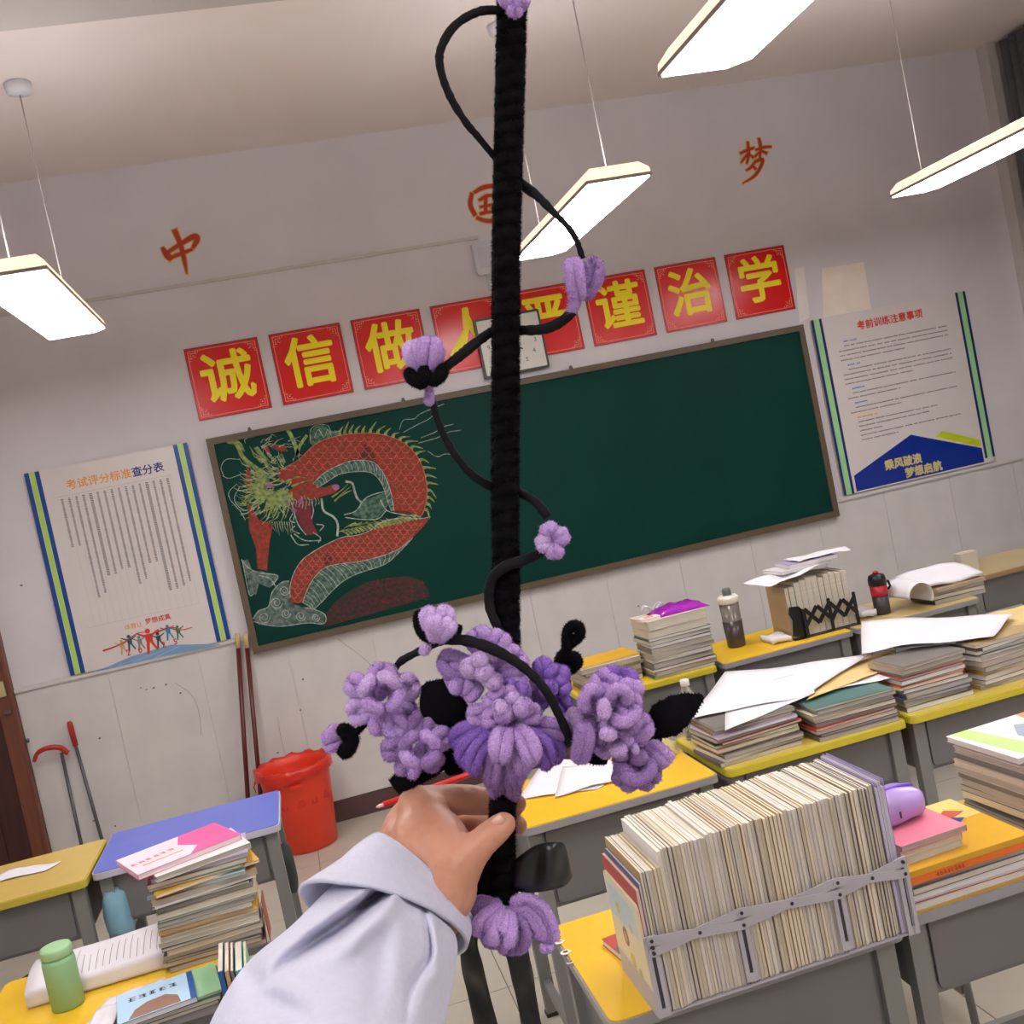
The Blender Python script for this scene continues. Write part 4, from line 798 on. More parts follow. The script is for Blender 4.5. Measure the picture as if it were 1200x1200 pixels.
while x < HX1-.007:
    i = rnd.randrange(6)
    if i in used: o = protos[i].copy(); COL.objects.link(o)
    else: o = protos[i]; used.add(i)
    left = x < HX0+.035; sc_ = .0072*(rnd.uniform(.75, 1.25))
    fr_ = (x-HX0)/(HX1-HX0)
    sh = max(0., (1-fr_*2.2))*.012
    o.location = (x+sh*0, HY+rnd.uniform(-.0025, .0025)+(.0 if not left else -.004), DT+.0035)
    o.scale = (sc_/.0072, 1+rnd.uniform(-.01, .01), (.905 if left else 1.0)+rnd.uniform(-.006, .006)+(.0 if x < HX0+.13 else .012))
    lab = 'shorter yellowed' if left else ('cream' if i in (1, 3, 4) else 'greyish')
    tag(o, '%s exam booklet, %s from the left in the long row' % (lab, ordinal(k+1)), 'booklet', 'exam booklets in the long row')
    x += sc_; k += 1
for i, o in enumerate(protos):
    if i not in used: bpy.data.objects.remove(o)
for k, (c, t) in enumerate((('lilac', .008), ('white', .005), ('lilac', .009))):
    u = thing('standing_book', '%s folder at the right end of the long book row, %s from its end' % ('lavender' if c == 'lilac' else 'white', ('third', 'second', 'first')[k]), 'book', (x, HY-.002, DT+.0035), 0, 'folders ending the long row')
    MB().box(0, .0008, 0, .215, 0, .296+.003*k).box(t-.001, t-.0003, 0, .215, 0, .296+.003*k).box(.0008, t-.001, .214, .215, 0, .29).build('cover', cmat(c), u); MB().box(.001, t-.0012, .001, .213, .001, .287).build('pages', mat('pages_lilac', (196, 190, 208), .7), u); x += t
HX1 = x
# left end books (red, blue covers)
x = HX0
for c, t, hgt, dd in (('blue', .006, .245, .205), ('red', .008, .235, .21)):
    x -= t; u = thing('standing_book', '%s-covered book at the left end of the long book row' % c, 'book', (x, HY-.004, DT+.0035), 0, None)
    MB().box(0, .0008, 0, dd, 0, hgt).box(t-.0009, t-.0002, 0, dd, 0, hgt).build('cover', cmat(c), u); MB().box(.001, t-.001, .002, dd, .001, hgt-.002).build('pages', pgb3, u)
x -= .0045
u = thing('standing_book', 'pale yellow notebook with little animal drawings facing left on the long row', 'book', (x, HY-.003, DT+.0035), 0, None)
MB().prism(rrect(0, .205, 0, .205, .012), 0, .0042, 'x').build('cover', mat('cover_paleyellow', (224, 214, 184), .4, .04), u)
MB().prism([(.03, .13), (.2, .12), (.2, .185), (.15, .19), (.03, .19)], -.0002, -.00001, 'x').build('cover_sky', mat('cover_skyblue', (190, 208, 214), .4), u)
for (a, b__, r_, c) in ((.12, .10, .016, (160, 110, 100)), (.12, .10, .009, (214, 150, 140)), (.1, .06, .013, (206, 186, 120)), (.14, .15, .01, (200, 190, 110)), (.07, .135, .008, (206, 180, 160)), (.16, .03, .012, (120, 160, 90)), (.06, .05, .01, (206, 180, 110))):
    MB().prism([(a+r_*math.cos(t), b__+r_*1.2*math.sin(t)) for t in np.arange(0, 6.2, .5)], -.0006 if r_ != .009 else -.0008, -.0002, 'x').build('drawing', mat('drw%d_%d' % (a*100, r_*1000), c, .5), u)
HL = x
bh_ = thing('book_holder', 'grey scissor-arm book holder clamping the long row of booklets', 'book holder', (HL, HY-.006, DT))
m_hg = mat('holder_grey', (178, 174, 182), .4, .03); m_riv = mat('rivet_dark', (40, 38, 42), .4)
WH = HX1-HL
def bar(name, x, zz0, zz1, y, wd=.024):
    f = MB(); 
    f.prism(rrect(x-wd/2, x-.0035, zz0, zz1, .002, 2), y, y+.003, 'y').prism(rrect(x+.0035, x+wd/2, zz0, zz1, .002, 2), y, y+.003, 'y').box(x-.0035, x+.0035, y, y+.003, zz0, zz0+.016).box(x-.0035, x+.0035, y, y+.003, zz1-.02, zz1)
    o = f.build(name, m_hg, bh_); MB().box(x-.0035, x+.0035, y+.0026, y+.003, zz0+.016, zz1-.02).build('slot', mat('slot_dark', (60, 56, 62), .6), o)
bar('slotted_bar', .012, .0, .152, -.004); bar('slotted_bar', WH*.36, .012, .135, -.004); bar('slotted_bar', WH*.735, .012, .135, -.004); bar('slotted_bar', WH+.0, .0, .152, -.004)
MB().box(-.0015, -.0002, -.004, .2, 0, .05).build('end_plate', m_hg, bh_); MB().box(WH+.0002, WH+.0015, -.004, .2, 0, .12).build('end_plate', m_hg, bh_); MB().box(-.001, WH+.001, .0, .2, .0004, .003).build('base_plate', m_hg, bh_)
n_ = 7; xs = [WH*i/6.0 for i in range(7)]
P_hi, P_lo = .146, .123
xs = [.012, WH*.36*.55, WH*.36, WH*.55, WH*.735, WH*.87, WH]
def arm(A, B, y):
    A = np.array(A); B = np.array(B); D = (B-A)/np.linalg.norm(B-A); Nn = np.array([-D[1], D[0]]); hw = .0085; P = []
    for c, s0 in ((B, -PI/2), (A, PI/2)):
        for i in range(7): t = s0+i*PI/6; P.append(tuple(c+hw*(math.cos(t)*D+math.sin(t)*Nn)))
    MB().prism(P, y, y+.0022, 'y').build('scissor_arm', m_hg, bh_)
rv = MB()
def rivet(p, y=-.0128): 
    MB().tube([(p[0], y, p[1]), (p[0], y+.004, p[1])], .0034, 10, smooth=False).build('rivet', m_riv, bh_)
for i in range(0, 6, 2):
    a, m_, c = xs[i], xs[i+1], xs[i+2]; arm((a, P_hi), (c, P_lo), -.0112); arm((a, P_lo), (c, P_hi), -.0088); rivet((m_, (P_hi+P_lo)/2)); rivet((a, P_hi)); rivet((a, P_lo))
rivet((xs[6], P_hi)); rivet((xs[6], P_lo)); rivet((xs[0], (P_hi+P_lo)/2-.001))
# ------- right desk: orange pile, pink books, pencil case, tall pile
zz = pile(1.165, 2.0, DT, [('white', .013), ('red', .006), ('white', .014), ('grey', .013), ('pale blue', .012)], 'stack under the orange-spined book', 'books under the orange book', .275, .25, .0, .002, .02, (m_pg3, m_pg))
ob = book(.285, .26, .015, 'orange', 'orange-spined textbook just under the yellow cover book', (1.165, 2.0, zz), -PI/2+PI/2+.02, None); 
MB().box(-.1425, .1425, -.1312, -.1302, 0, .0147).build('spine', cmat('orange'), ob); glyphs(8, -.05, -.1313, .0075, .0085, mat('print_maroon', (120, 30, 20), .5), ob, seed=6)
zz += .0153
yb = book(.285, .26, .012, 'yellow', 'bright yellow textbook with a coloured emblem under the pink book', (1.165, 2.0, zz), .01, None); MB().box(-.1425, .1425, -.1312, -.1302, 0, .0117).build('spine', mat('spine_gold', (206, 158, 40), .45), yb)
MB().box(-.142, .142, .02, .129, .0121, .0123).build('cover_print', mat('cover_sand', (232, 206, 120), .4), yb)
eb = thing('x', '', 'x'); bpy.data.objects.remove(eb)
for k, (pts, c) in enumerate(((((-.02, .03), (.03, .09), (.07, .1), (.06, .05)), (196, 206, 220)), (((-.01, .02), (.02, .05), (.05, .03), (.03, .0)), (60, 100, 176)), (((.02, .02), (.045, .05), (.075, .03), (.05, .005)), (50, 130, 96)), (((.05, .05), (.09, .08), (.12, .05), (.07, .03)), (206, 90, 60)), (((.055, .02), (.08, .035), (.1, .02), (.08, .005)), (50, 70, 150)))):
    MB().prism(pts, .0124+k*.0002, .0126+k*.0002).build('emblem', mat('emblem%d' % k, c, .4), yb)
zz += .0123
z2 = pile(1.10, 1.995, zz, [('white', .014), ('cream', .018)], 'pair beneath the pink notebook', 'books under the pink notebook', .15, .2, .05, .002, .02, (m_pg,))
z3 = z2; book(.155, .205, .012, 'pink', 'pink notebook under the lilac pencil case', (1.105, 1.995, z3), .05, None, pg=m_pg2); z3 += .0122
pc = thing('pencil_case', 'translucent lilac zip pencil case on the pink notebook', 'pencil case', (1.095, 2.01, z3), .1)
V = []; F = []; na, nb = 20, 12
for i in range(na):
    s = i/(na-1); xx_ = (s-.5)*.13; e = (1-abs(2*s-1)**5)**.5 if 0 < s < 1 else .02
    for j in range(nb):
        a = 2*PI*j/nb; cx = abs(math.cos(a))**.6*math.copysign(1, math.cos(a)); cz = abs(math.sin(a))**.7*math.copysign(1, math.sin(a)); V.append((xx_, .045*cx*(.4+.6*e), .034+.033*cz*(.5+.5*e)+.003*math.sin(s*9+j)))
for i in range(na-1):
    for j in range(nb): F.append((i*nb+j, (i+1)*nb+j, (i+1)*nb+(j+1) % nb, i*nb+(j+1) % nb))
F += [tuple(range(nb)), tuple((na-1)*nb+j for j in range(nb-1, -1, -1))]
MB().add(V, F, 0, True).build('body', mat('case_lilac', (178, 150, 214), .25, .08, 20, spec=.7), pc)
MB().tube([(-.06, .0, .062), (-.02, .0, .07), (.03, .0, .069), (.06, 0, .062)], .0035, 8).build('zip', mat('zip_violet', (130, 90, 210), .3), pc)
MB().tube([(-.045+.014*math.cos(t), -.012+.012*math.sin(t), .069) for t in np.linspace(0, 2*PI, 16)], .003, 6).build('pull_loop', mat('zip_violet', ()), pc)
MB().box(-.015, -.012, -.0475, -.0455, .022, .036).build('logo_mark', m_ink, pc)
pile(1.455, 2.0, DT, [('grey', .02)]*2+[('cream', .02)]*2+[('grey', .008)], 'stack right of the orange books', 'books right of the orange books', .26, .22, .0, .002, .02, (m_pg2,))
z4 = .8575
z4 = pile(1.455, 2.0, z4, [('cream', .015), ('grey', .014), ('cream', .018), ('grey', .012), ('cream', .016), ('cream', .014), ('grey', .014), ('cream', .014), ('white', .01)], 'tall pile under the patterned workbook', 'books in the right edge pile', .27, .22, .04, .005, .03, (m_pg, m_pg2))
tb_ = book(.275, .225, .012, 'white', 'green and white patterned workbook topping the pile at the right edge', (1.452, 2.0, z4), .05, None, pg=m_pg3)
MB().prism([(-.11, -.112), (-.05, -.112), (-.08, .112), (-.125, .112)], .0121, .0124).build('cover_band', mat('cover_lime', (186, 214, 130), .4), tb_)
for k, (pts, c) in enumerate(((((-.03, -.09), (.04, -.06), (.06, .03), (.0, .06), (-.04, 0)), (150, 156, 180)), (((-.02, -.03), (.03, -.04), (.02, .02)), (70, 76, 100)), (((.04, .04), (.1, .0), (.13, .11), (.05, .11)), (232, 140, 70)))): MB().prism(pts, .0121+.0003*k, .0124+.0003*k).build('cover_print', mat('tbp%d' % k, c, .4), tb_)
# ================================================================== FLOOR THINGS
bn = thing('rubbish_bin', 'large red plastic bin with a liner, by the back wall', 'bin', (-.24, 5.74, .002)); m_bin = mat('bin_red', (230, 60, 32), .38, .05, 4)
MB().lathe([(.145, 0), (.15, .004), (.185, .4), (.188, .42), (.198, .425), (.2, .44), (.194, .445), (.183, .437), (.178, .4), (.14, .01), (.0001, .008)], 40, cap=False).build('body', m_bin, bn)
V = []; F = []; n = 48
for i, (r, z) in enumerate(((.172, .25), (.181, .40), (.188, .45), (.203, .452), (.207, .43), (.2055, .405))):
    for k in range(n): a = 2*PI*k/n; rr = r*(1+(.012*math.sin(k*2.1+i)+.008*math.sin(k*5.3)) * (1 if i in (2, 3) else .3)); V.append((rr*math.cos(a), rr*math.sin(a), z+(.008*math.sin(k*1.7+i*2) if i != 2 else 0)-(.02*max(0, math.sin(a*3+1)) if i == 5 else 0)))
for i in range(5):
    for k in range(n): F.append((i*n+k, i*n+(k+1) % n, (i+1)*n+(k+1) % n, (i+1)*n+k))
MB().add(V, F, 0, True).build('liner', mat('liner_red', (206, 44, 30), .3, .1, 20, .3), bn)
MB().tube([(-.2, -.03, .41), (-.215, -.04, .38), (-.21, -.05, .35)], [.006, .004, .002], 6).build('liner_knot', mat('liner_red', ()), bn)
MB().box(-.03, .03, -.206, -.19, .36, .375).build('grip', m_bin, bn)
m_mar = mat('stick_maroon', (88, 26, 26), .35, .08); m_tan = mat('stick_tan', (196, 168, 120), .5)
for k, (top, bot, lab) in enumerate((((278, 742), (258, 1000), 'long maroon stick leaning on the wall, left one of two'), ((288, 742), (300, 1000), 'long maroon stick leaning on the wall, right one of two'))):
    A = AY(*top, 5.965); foot = AY(bot[0], bot[1], 5.72 if k else 5.70); foot = np.array([(-.55, -.475)[k], 5.80, .014]); A = np.array([A[0], 5.965, A[2]])
    t = thing('wooden_stick', lab, 'stick', foot, 0, 'sticks behind the blue desk'); D = A-foot
    MB().tube([(0, 0, 0), D*.93], .0125, 12).build('handle', m_mar, t); MB().tube([D*.931, D], .013, 12).build('tip', m_tan, t)
# grabber and rod
A = AY(72, 882, 5.95); Bf = np.array([A[0]+.02, 5.82, .03]); t = thing('litter_picker', 'grey litter picker with a curved red handle leaning by the door', 'litter picker', Bf)
m_rd = mat('handle_red', (176, 40, 36), .4); m_gs = mat('tube_grey', (92, 90, 92), .35, metal=.4)
A = np.array([A[0], 5.95, A[2]]); D = A-Bf; MB().tube([(0, 0, 0), D], .009, 10).build('shaft', m_gs, t)
MB().tube(spline([D+(.03, 0, -.01), D+(.0, -.01, .03), D+(-.06, -.02, .045), D+(-.11, -.02, .03), D+(-.135, -.02, -.01)], 5), [.014]*10+[.013]*5+[.011]*5+[.008], 8).build('handle', m_rd, t)
MB().tube([(-.03, 0, -.02), (0, 0, .0)], .008).build('claw', m_rd, t); MB().tube([(.03, 0, -.02), (0.001, 0, .001)], .008).build('claw', m_rd, t)
A = AY(81, 845, 5.97); Bf = np.array([A[0]+.06, 5.86, .02]); A[1] = 5.965; t = thing('dustpan_rod', 'straight grey rod with a red grip leaning by the door', 'rod', Bf); D = A-Bf
MB().tube([(0, 0, 0), D*.9], .009, 10).build('shaft', m_gs, t); MB().tube([D*.85, D*.98, D], [.014, .015, .01], 10).build('grip', m_rd, t); MB().box(-.1, .1, -.03, .1, -.018, .02).build('pan', m_rd, t)
# things under the left desks
def blob(name, label, cat, c, sx, sy, sz, m, seed=0, sub=3, amp=.15):
    bm = bmesh.new(); bmesh.ops.create_icosphere(bm, subdivisions=sub, radius=1)
    for v in bm.verts:
        k = 1+amp*noise.noise(v.co*1.7+Vector((seed, 0, 0))); x_, y_, z_ = v.co; f = lambda a: math.copysign(abs(a)**.7, a)
        v.co = Vector((f(x_)*sx*k, f(y_)*sy*k, max(-1, f(z_)*k)*sz+sz))
    me = bpy.data.meshes.new(name); bm.to_mesh(me); bm.free(); me.materials.append(m); [setattr(p, 'use_smooth', True) for p in me.polygons]
    o = bpy.data.objects.new(name, me); COL.objects.link(o); o.location = c; tag(o, label, cat); return o
o = blob('backpack', 'dark red backpack on the floor under the ochre desk', 'backpack', (-1.12, 3.9, .002), .13, .09, .2, mat('bag_darkred', (120, 24, 30), .5), 2); MB().tube(spline([(-.06, -.1, .3), (-.07, -.14, .22), (-.06, -.11, .1)], 5), .01, 6).build('strap', m_blk, o); MB().tube(spline([(.06, -.1, .3), (.07, -.14, .22), (.06, -.11, .1)], 5), .01, 6).build('strap', m_blk, o)
o = blob('drawstring_bag', 'light blue cloth bag hanging under the left end of the blue desk', 'bag', (-.80, 3.72, .50), .045, .10, .10, mat('bag_blue', (130, 176, 196), .45, .1, 8, .2), 5)
MB().tube([(0, .0, .19), (0, .0, .222)], .004, 6).build('cord', m_cord, o)
o = blob('shopping_bag', 'dark green bag behind the right leg of the blue desk', 'bag', (-.27, 3.98, .4), .035, .06, .09, mat('bag_dkgreen', (50, 62, 56), .6), 7); MB().tube([(0, 0, .17), (0, 0, .32)], .004, 6).build('cord', m_cord, o)
o = blob('orange_pouch', 'orange and yellow pouch hanging between the middle row desks', 'pouch', (1.70, 3.1, .58), .022, .07, .06, mat('pouch_orange', (226, 150, 50), .5, .3, 12, col2=(200, 80, 40)), 9); MB().tube([(0, 0, .115), (0, 0, .15)], .003, 6).build('cord', m_cord, o)
# ================================================================== FLOWER WAND (held about 0.62 m from the lens)
D0 = .62; PXM = D0/FPX          # metres per photo pixel at that distance
WO = FD(590, 960, D0)
def W_(px, py, dz=0.): return FD(px, py, D0+dz)-WO          # dz > 0: farther away
def chen(name, c, c2, sh=.5):
    m = mat(name, c, .95, .2, 1100, .5, sheen=sh, spec=.12, col2=c2)
    bp = [q for q in m.node_tree.nodes if q.type == 'BUMP'][0]; bp.inputs['Distance'].default_value = .0008; return m
c_blk = mat('chenille_black', (14, 13, 16), .95, .2, 120, 0, sheen=.12, spec=.1)
c_tape = mat('vine_felt', (22, 21, 24), .8, .2, 120, 0, spec=.2)
c_lil = chen('chenille_lilac', (176, 142, 204), (192, 160, 214)); c_pal = chen('chenille_pale', (194, 164, 218), (206, 178, 224)); c_vio = chen('chenille_violet', (130, 94, 180), (146, 112, 192)); c_dus = chen('chenille_dusky', (150, 118, 176), (164, 132, 188))
def fuzz(q, P, r, T, n, ln=.0013, wd=.00016, rnd_=nr, bias=None):
    """n short fibres standing on the tube P (centres), r radii (scalars), T tangents"""
    N = len(P); u = rnd_.rand(n)*(N-1); i = np.minimum(u.astype(int), N-2); f = (u-i)[:, None]
    C = P[i]*(1-f)+P[i+1]*f; R_ = (r[i]*(1-f[:, 0])+r[i+1]*f[:, 0])[:, None]; t = T[i]
    d = rnd_.randn(n, 3); d -= t*(d*t).sum(1)[:, None]; d /= np.linalg.norm(d, axis=1)[:, None]+1e-9
    e = d+.45*rnd_.randn(n, 3)*.6; e /= np.linalg.norm(e, axis=1)[:, None]
    b = C+d*R_*.93; s = np.cross(e, rnd_.randn(n, 3)); s /= np.linalg.norm(s, axis=1)[:, None]+1e-9
    l = (ln*(.6+.7*rnd_.rand(n)))[:, None]
    V = np.stack([b-s*wd, b+s*wd, b+e*l], 1).reshape(-1, 3); o = q.n
    q.v.append(V); q.f.extend([(o+3*k, o+3*k+1, o+3*k+2) for k in range(n)]); q.m.extend([0]*n); q.sm.extend([True]*n); q.n += 3*n
def strand(q, pts, r, n=9, dens=1.0, sub=6, ln=.0013, wob=.045, flat=None, round_ends=True):
    P = spline(pts, sub); N = len(P)
    rr = np.interp(np.linspace(0, 1, N), np.linspace(0, 1, len(r)), r) if np.ndim(r) else np.full(N, float(r))
    if round_ends:
        L = np.concatenate([[0], np.cumsum(np.linalg.norm(np.diff(P, axis=0), axis=1))]); R0 = rr.copy()
        for i in range(N):
            dd = min(L[i], L[-1]-L[i]); 
            if dd < R0[i]: rr[i] = R0[i]*max(.25, math.sqrt(max(0, 1-(1-dd/R0[i])**2)))
        T_ = np.gradient(P, axis=0)
    T = np.gradient(P, axis=0); T /= np.linalg.norm(T, axis=1)[:, None]+1e-9
    rw = rr*(1+wob*nr.randn(N)*.6)
    q.tube(P, rw, n)
    Lt = np.linalg.norm(np.diff(P, axis=0), axis=1).sum(); area = Lt*2*PI*rr.mean()*1e6
    fuzz(q, P, rr, T, int(area*dens*2.4), ln, .00018); return q
WAND = thing('flower_wand', 'long black chenille wand wound with lilac chenille flowers, held up in the hand', 'wand', WO)
# shaft: core + wound chenille
q = MB()
ys = np.linspace(1062, -60, 520)
cx_ = np.interp(ys, [-60, 0, 300, 600, 760, 900, 1010, 1062], [602, 600, 593, 592, 594, 591, 586, 588]); ww = np.interp(ys, [-60, 0, 300, 600, 760, 900, 960, 1010, 1062], [17, 17, 16, 15.5, 15, 15, 15, 18, 20])
P = np.array([W_(a, b) for a, b in zip(cx_, ys)]); T = np.gradient(P, axis=0); T /= np.linalg.norm(T, axis=1)[:, None]
rb = ww*PXM; n = 26; V = []
for i in range(len(P)):
    a = CR; b = np.cross(T[i], a)
    for k in range(n):
        t = 2*PI*k/n; ph = (ys[i]/17.5+t/(2*PI)) % 1.0; rr = rb[i]*(.86+.18*abs(math.sin(PI*ph))**.6)+.0011*noise.noise(Vector((ys[i]*.06, t*1.1, 0)))+.0006*noise.noise(Vector((ys[i]*.3, t*3, 5)))
        V.append(P[i]+rr*(math.cos(t)*a+math.sin(t)*b))
q.add(V, [(i*n+k, i*n+(k+1) % n, (i+1)*n+(k+1) % n, (i+1)*n+k) for i in range(len(P)-1) for k in range(n)]+[tuple(range(n-1, -1, -1)), tuple((len(P)-1)*n+k for k in range(n))], 0, True)
fuzz(q, P, rb*.97, T, 80000, .0021, .0002)
q.build('shaft', c_blk, WAND)
# vines
def vine(pts, r, name='vine', m=c_tape, fz=True):
    q = MB(); P = spline([W_(*p) for p in pts], 7); N = len(P); rr = np.interp(np.linspace(0, 1, N), np.linspace(0, 1, len(r)), r)*PXM; rr = rr*(1+.06*nr.randn(N))
    q.tube(P, rr, 9, updir=CF, flat=.75); T = np.gradient(P, axis=0); T /= np.linalg.norm(T, axis=1)[:, None]
    if fz: fuzz(q, P, rr, T, N*26, .0005, .0001)
    return q.build(name, m, WAND)
vine([(600, 14, .008), (585, 12, .0), (560, 14, -.006), (533, 30, -.012), (517, 56, -.014), (516, 80, -.013), (527, 112, -.01), (545, 142, -.006), (560, 160, -.002), (580, 184, .006), (597, 200, .012), (612, 216, .008), (630, 230, .0), (648, 248, -.005), (664, 264, -.008), (675, 280, -.008), (683, 303, -.006)], [4, 5.5, 5, 4.5, 4, 6, 3.5, 3.8])
vine([(683, 330, -.002), (677, 352, -.004), (668, 368, -.004), (652, 380, -.002), (634, 386, .002), (612, 387, .008), (595, 387, .012), (578, 388, .008), (560, 400, .0), (540, 416, -.004), (520, 432, -.008), (503, 448, -.008)], [3, 6, 6.5, 5.5, 6, 6, 6])
vine([(503, 448, -.008), (507, 470, -.008), (512, 490, -.007), (522, 514, -.005), (540, 542, -.002), (558, 560, .002), (580, 572, .008), (600, 574, .012), (614, 580, .006), (630, 590, .0), (642, 606, -.002)], [3, 4.5, 4.5, 5, 6, 5.5, 6])
vine([(642, 640, .0), (630, 650, -.004), (612, 657, -.008), (592, 664, -.0125), (578, 676, -.011), (573, 692, -.009), (574, 712, -.009), (582, 732, -.0105), (590, 742, -.004)], [4, 6, 6.5, 6, 6, 5.5, 4])
vine([(458, 790, .0), (470, 775, -.006), (492, 763, -.012), (515, 752, -.022), (540, 750, -.03), (565, 756, -.034), (592, 768, -.036), (617, 785, -.038), (640, 810, -.038), (656, 840, -.034), (668, 868, -.026)], [4, 4.5, 5, 6, 6.5, 6, 5, 5, 5])
vine([(668, 868, -.026), (660, 872, -.015), (640, 866, -.005), (610, 872, .0)], [5, 6, 6])
# petals -------------------------------------------------------------
def petal(par, base, tip, wpx, col, r=3.2, bulge=(0, 0, 0), dens=.9, kind='loop', side=None, name='petal', wob=.045):
    """base/tip = (px, py, dz); wpx = petal width in px; a folded chenille loop"""
    A, B = W_(*base), W_(*tip); D = B-A; L = np.linalg.norm(D); D = D/L; v = CF if side is None else side
    S = np.cross(D, v); S /= np.linalg.norm(S)+1e-9; U = np.cross(S, D)
    bl = W_(600+bulge[0], 600+bulge[1], bulge[2])-W_(600, 600, 0); h = wpx*PXM/2; r = r*PXM*2; q = MB()
    if kind == 'cap':
        strand(q, [A, (A+B)/2+bl, B], np.array([.7, 1, .95])*h, dens=dens, wob=wob)
    else:
        hw = max(h-r, r*.5); M_ = (A+B)/2+bl; m1 = A*.8+B*.2+bl*.55; m3 = A*.2+B*.8+bl*.7
        pts = [A+S*r*.3, m1+S*hw*.7, M_+S*hw, m3+S*hw*.85, B-D*r*.9+S*hw*.3, B-D*r*.9-S*hw*.3, m3-S*hw*.85, M_-S*hw, m1-S*hw*.7, A-S*r*.3]
        strand(q, pts, r, dens=dens, sub=4, wob=wob)
        if hw > r*.9: strand(q, [A+U*.0, M_-D*L*.03, B-D*r*2.0], r*1.02 if hw < 2.2*r else r*1.5, dens=dens*.6, sub=4)
    return q.build(name, col, par)
def flower(name=None):
    o = bpy.data.objects.new('flower', None); COL.objects.link(o); o.parent = WAND
    if name: o['label'] = name
    return o
def rose(c, R, cols, n_out=6, n_in=4, a0=0., r=3.3, sq=.9, tilt=(0, 0), label=None, rin=.45):
    """open flower facing the lens; tilt shifts the heart in px"""
    f = flower(label); cx, cy, cz = c
    for k in range(n_out):
        a = a0+2*PI*k/n_out; ra = R*rnd.uniform(.9, 1.08)
        petal(f, (cx+R*.18*math.cos(a), cy+R*.18*math.sin(a), cz+.008), (cx+ra*math.cos(a), cy+ra*sq*math.sin(a), cz+rnd.uniform(-.004, .006)), R*rnd.uniform(.62, .8), cols[k % len(cols)], r, (0, 0, -.006))
    hx, hy = cx+tilt[0], cy+tilt[1]
    for k in range(n_in):      # raised loops standing round the heart
        a = a0+.5+2*PI*k/n_in; q = MB(); ri = R*rin; pts = []
        for t in np.linspace(-.45, .45, 6)*2*PI/n_in: pts.append(W_(hx+ri*math.cos(a+t), hy+ri*sq*math.sin(a+t), cz-.010-.007*math.cos(t*1.6)))
        strand(q, pts, r*PXM*2*1.0, dens=.9, sub=4); q.build('petal', cols[(k+1) % len(cols)], f)
    q = MB(); strand(q, [W_(hx-4, hy, cz-.001), W_(hx+4, hy+1, cz-.004)], r*PXM*3.4, dens=.8); q.build('heart', c_dus, f)
    return f
# A, B: the two roses at the left
rose((449, 818, -.006), 47, (c_lil, c_pal, c_lil), 6, 4, -1.55, 3.6, label='upper left lilac rose', tilt=(-2, -6))
rose((487, 870, -.012), 42, (c_dus, c_lil), 6, 4, -1.3, 3.5, label='lower left lilac rose facing down', tilt=(5, 8))
# A2: small bud pointing left
f = flower('small bud in a black cup at the far left')
for k, (bx, by_, tx_, ty_) in enumerate(((400, 862, 376, 866), (402, 868, 380, 878), (400, 858, 384, 855))): petal(f, (bx, by_, .0), (tx_, ty_, -.002+k*.002), 17, c_lil, 3.2, kind='cap')
q = MB(); strand(q, [W_(396, 852, -.004), W_(412, 862, -.006), W_(408, 878, -.006), W_(398, 884, -.004)], 7*PXM*1.2, ln=.0016, dens=1.2); strand(q, [W_(391, 853, .004), W_(408, 866, .004), W_(396, 884, .004)], 7*PXM*1.2, ln=.0016); strand(q, [W_(410, 866, .0), W_(430, 846, .004)], 4*PXM); q.build('calyx', c_blk, f)
# C: bud with dark sepals
f = flower('pale bud above the flower cluster')
petal(f, (515, 748, -.02), (500, 712, -.024), 22, c_pal, 3.6, (-2, 0, -.004)); petal(f, (515, 750, -.02), (522, 710, -.026), 24, c_pal, 3.6, (3, 0, -.004)); petal(f, (512, 748, -.024), (530, 728, -.034), 20, c_pal, 3.6, (0, 0, -.003)); petal(f, (512, 750, -.026), (508, 722, -.034), 18, c_pal, 3.6, (0, 0, -.003))
petal(f, (503, 752, -.02), (494, 768, -.02), 13, c_pal, 3., kind='cap', name='bud_tail')
for S in (((512, 750), (497, 744), (489, 728), (491, 715)), ((510, 748), (524, 748), (535, 742), (538, 732)), ((508, 752), (500, 738), (497, 722))): q = MB(); strand(q, [W_(a, b, -.027+.004*k) for k, (a, b) in enumerate(S)], np.array([5.5, 6.5, 5.5, 3.5])*PXM, ln=.001, dens=1.1); q.build('sepal', c_blk, f)
# D: upper middle flower
f = flower('lilac flower at the top of the cluster')
DD = -.016
for (b, t, w_, c, kd) in (((572, 765, DD), (556, 738, DD-.004), 34, c_lil, 'loop'), ((575, 765, DD), (590, 742, DD-.002), 30, c_lil, 'loop'), ((585, 785, DD), (612, 765, DD-.003), 38, c_lil, 'loop'), ((560, 790, DD+.004), (515, 770, DD+.004), 34, c_dus, 'loop'), ((562, 795, DD+.004), (520, 796, DD+.006), 26, c_dus, 'loop'), ((590, 800, DD), (618, 800, DD), 26, c_lil, 'loop'),
    ((560, 800, DD), (545, 815, DD-.002), 26, c_lil, 'loop'), ((575, 795, DD-.004), (582, 800, DD-.02), 22, c_pal, 'cap'), ((568, 775, DD-.004), (578, 757, DD-.014), 22, c_lil, 'cap'), ((553, 790, DD-.004), (548, 772, DD-.018), 22, c_pal, 'cap'), ((570, 782, DD-.004), (563, 790, DD-.022), 24, c_pal, 'cap'), ((552, 778, DD-.006), (570, 768, DD-.02), 20, c_pal, 'cap'), ((540, 800, DD), (528, 808, DD-.006), 20, c_lil, 'cap')):
    petal(f, b, t, w_, c, 3.8, (0, 0, -.004), kind=kd)
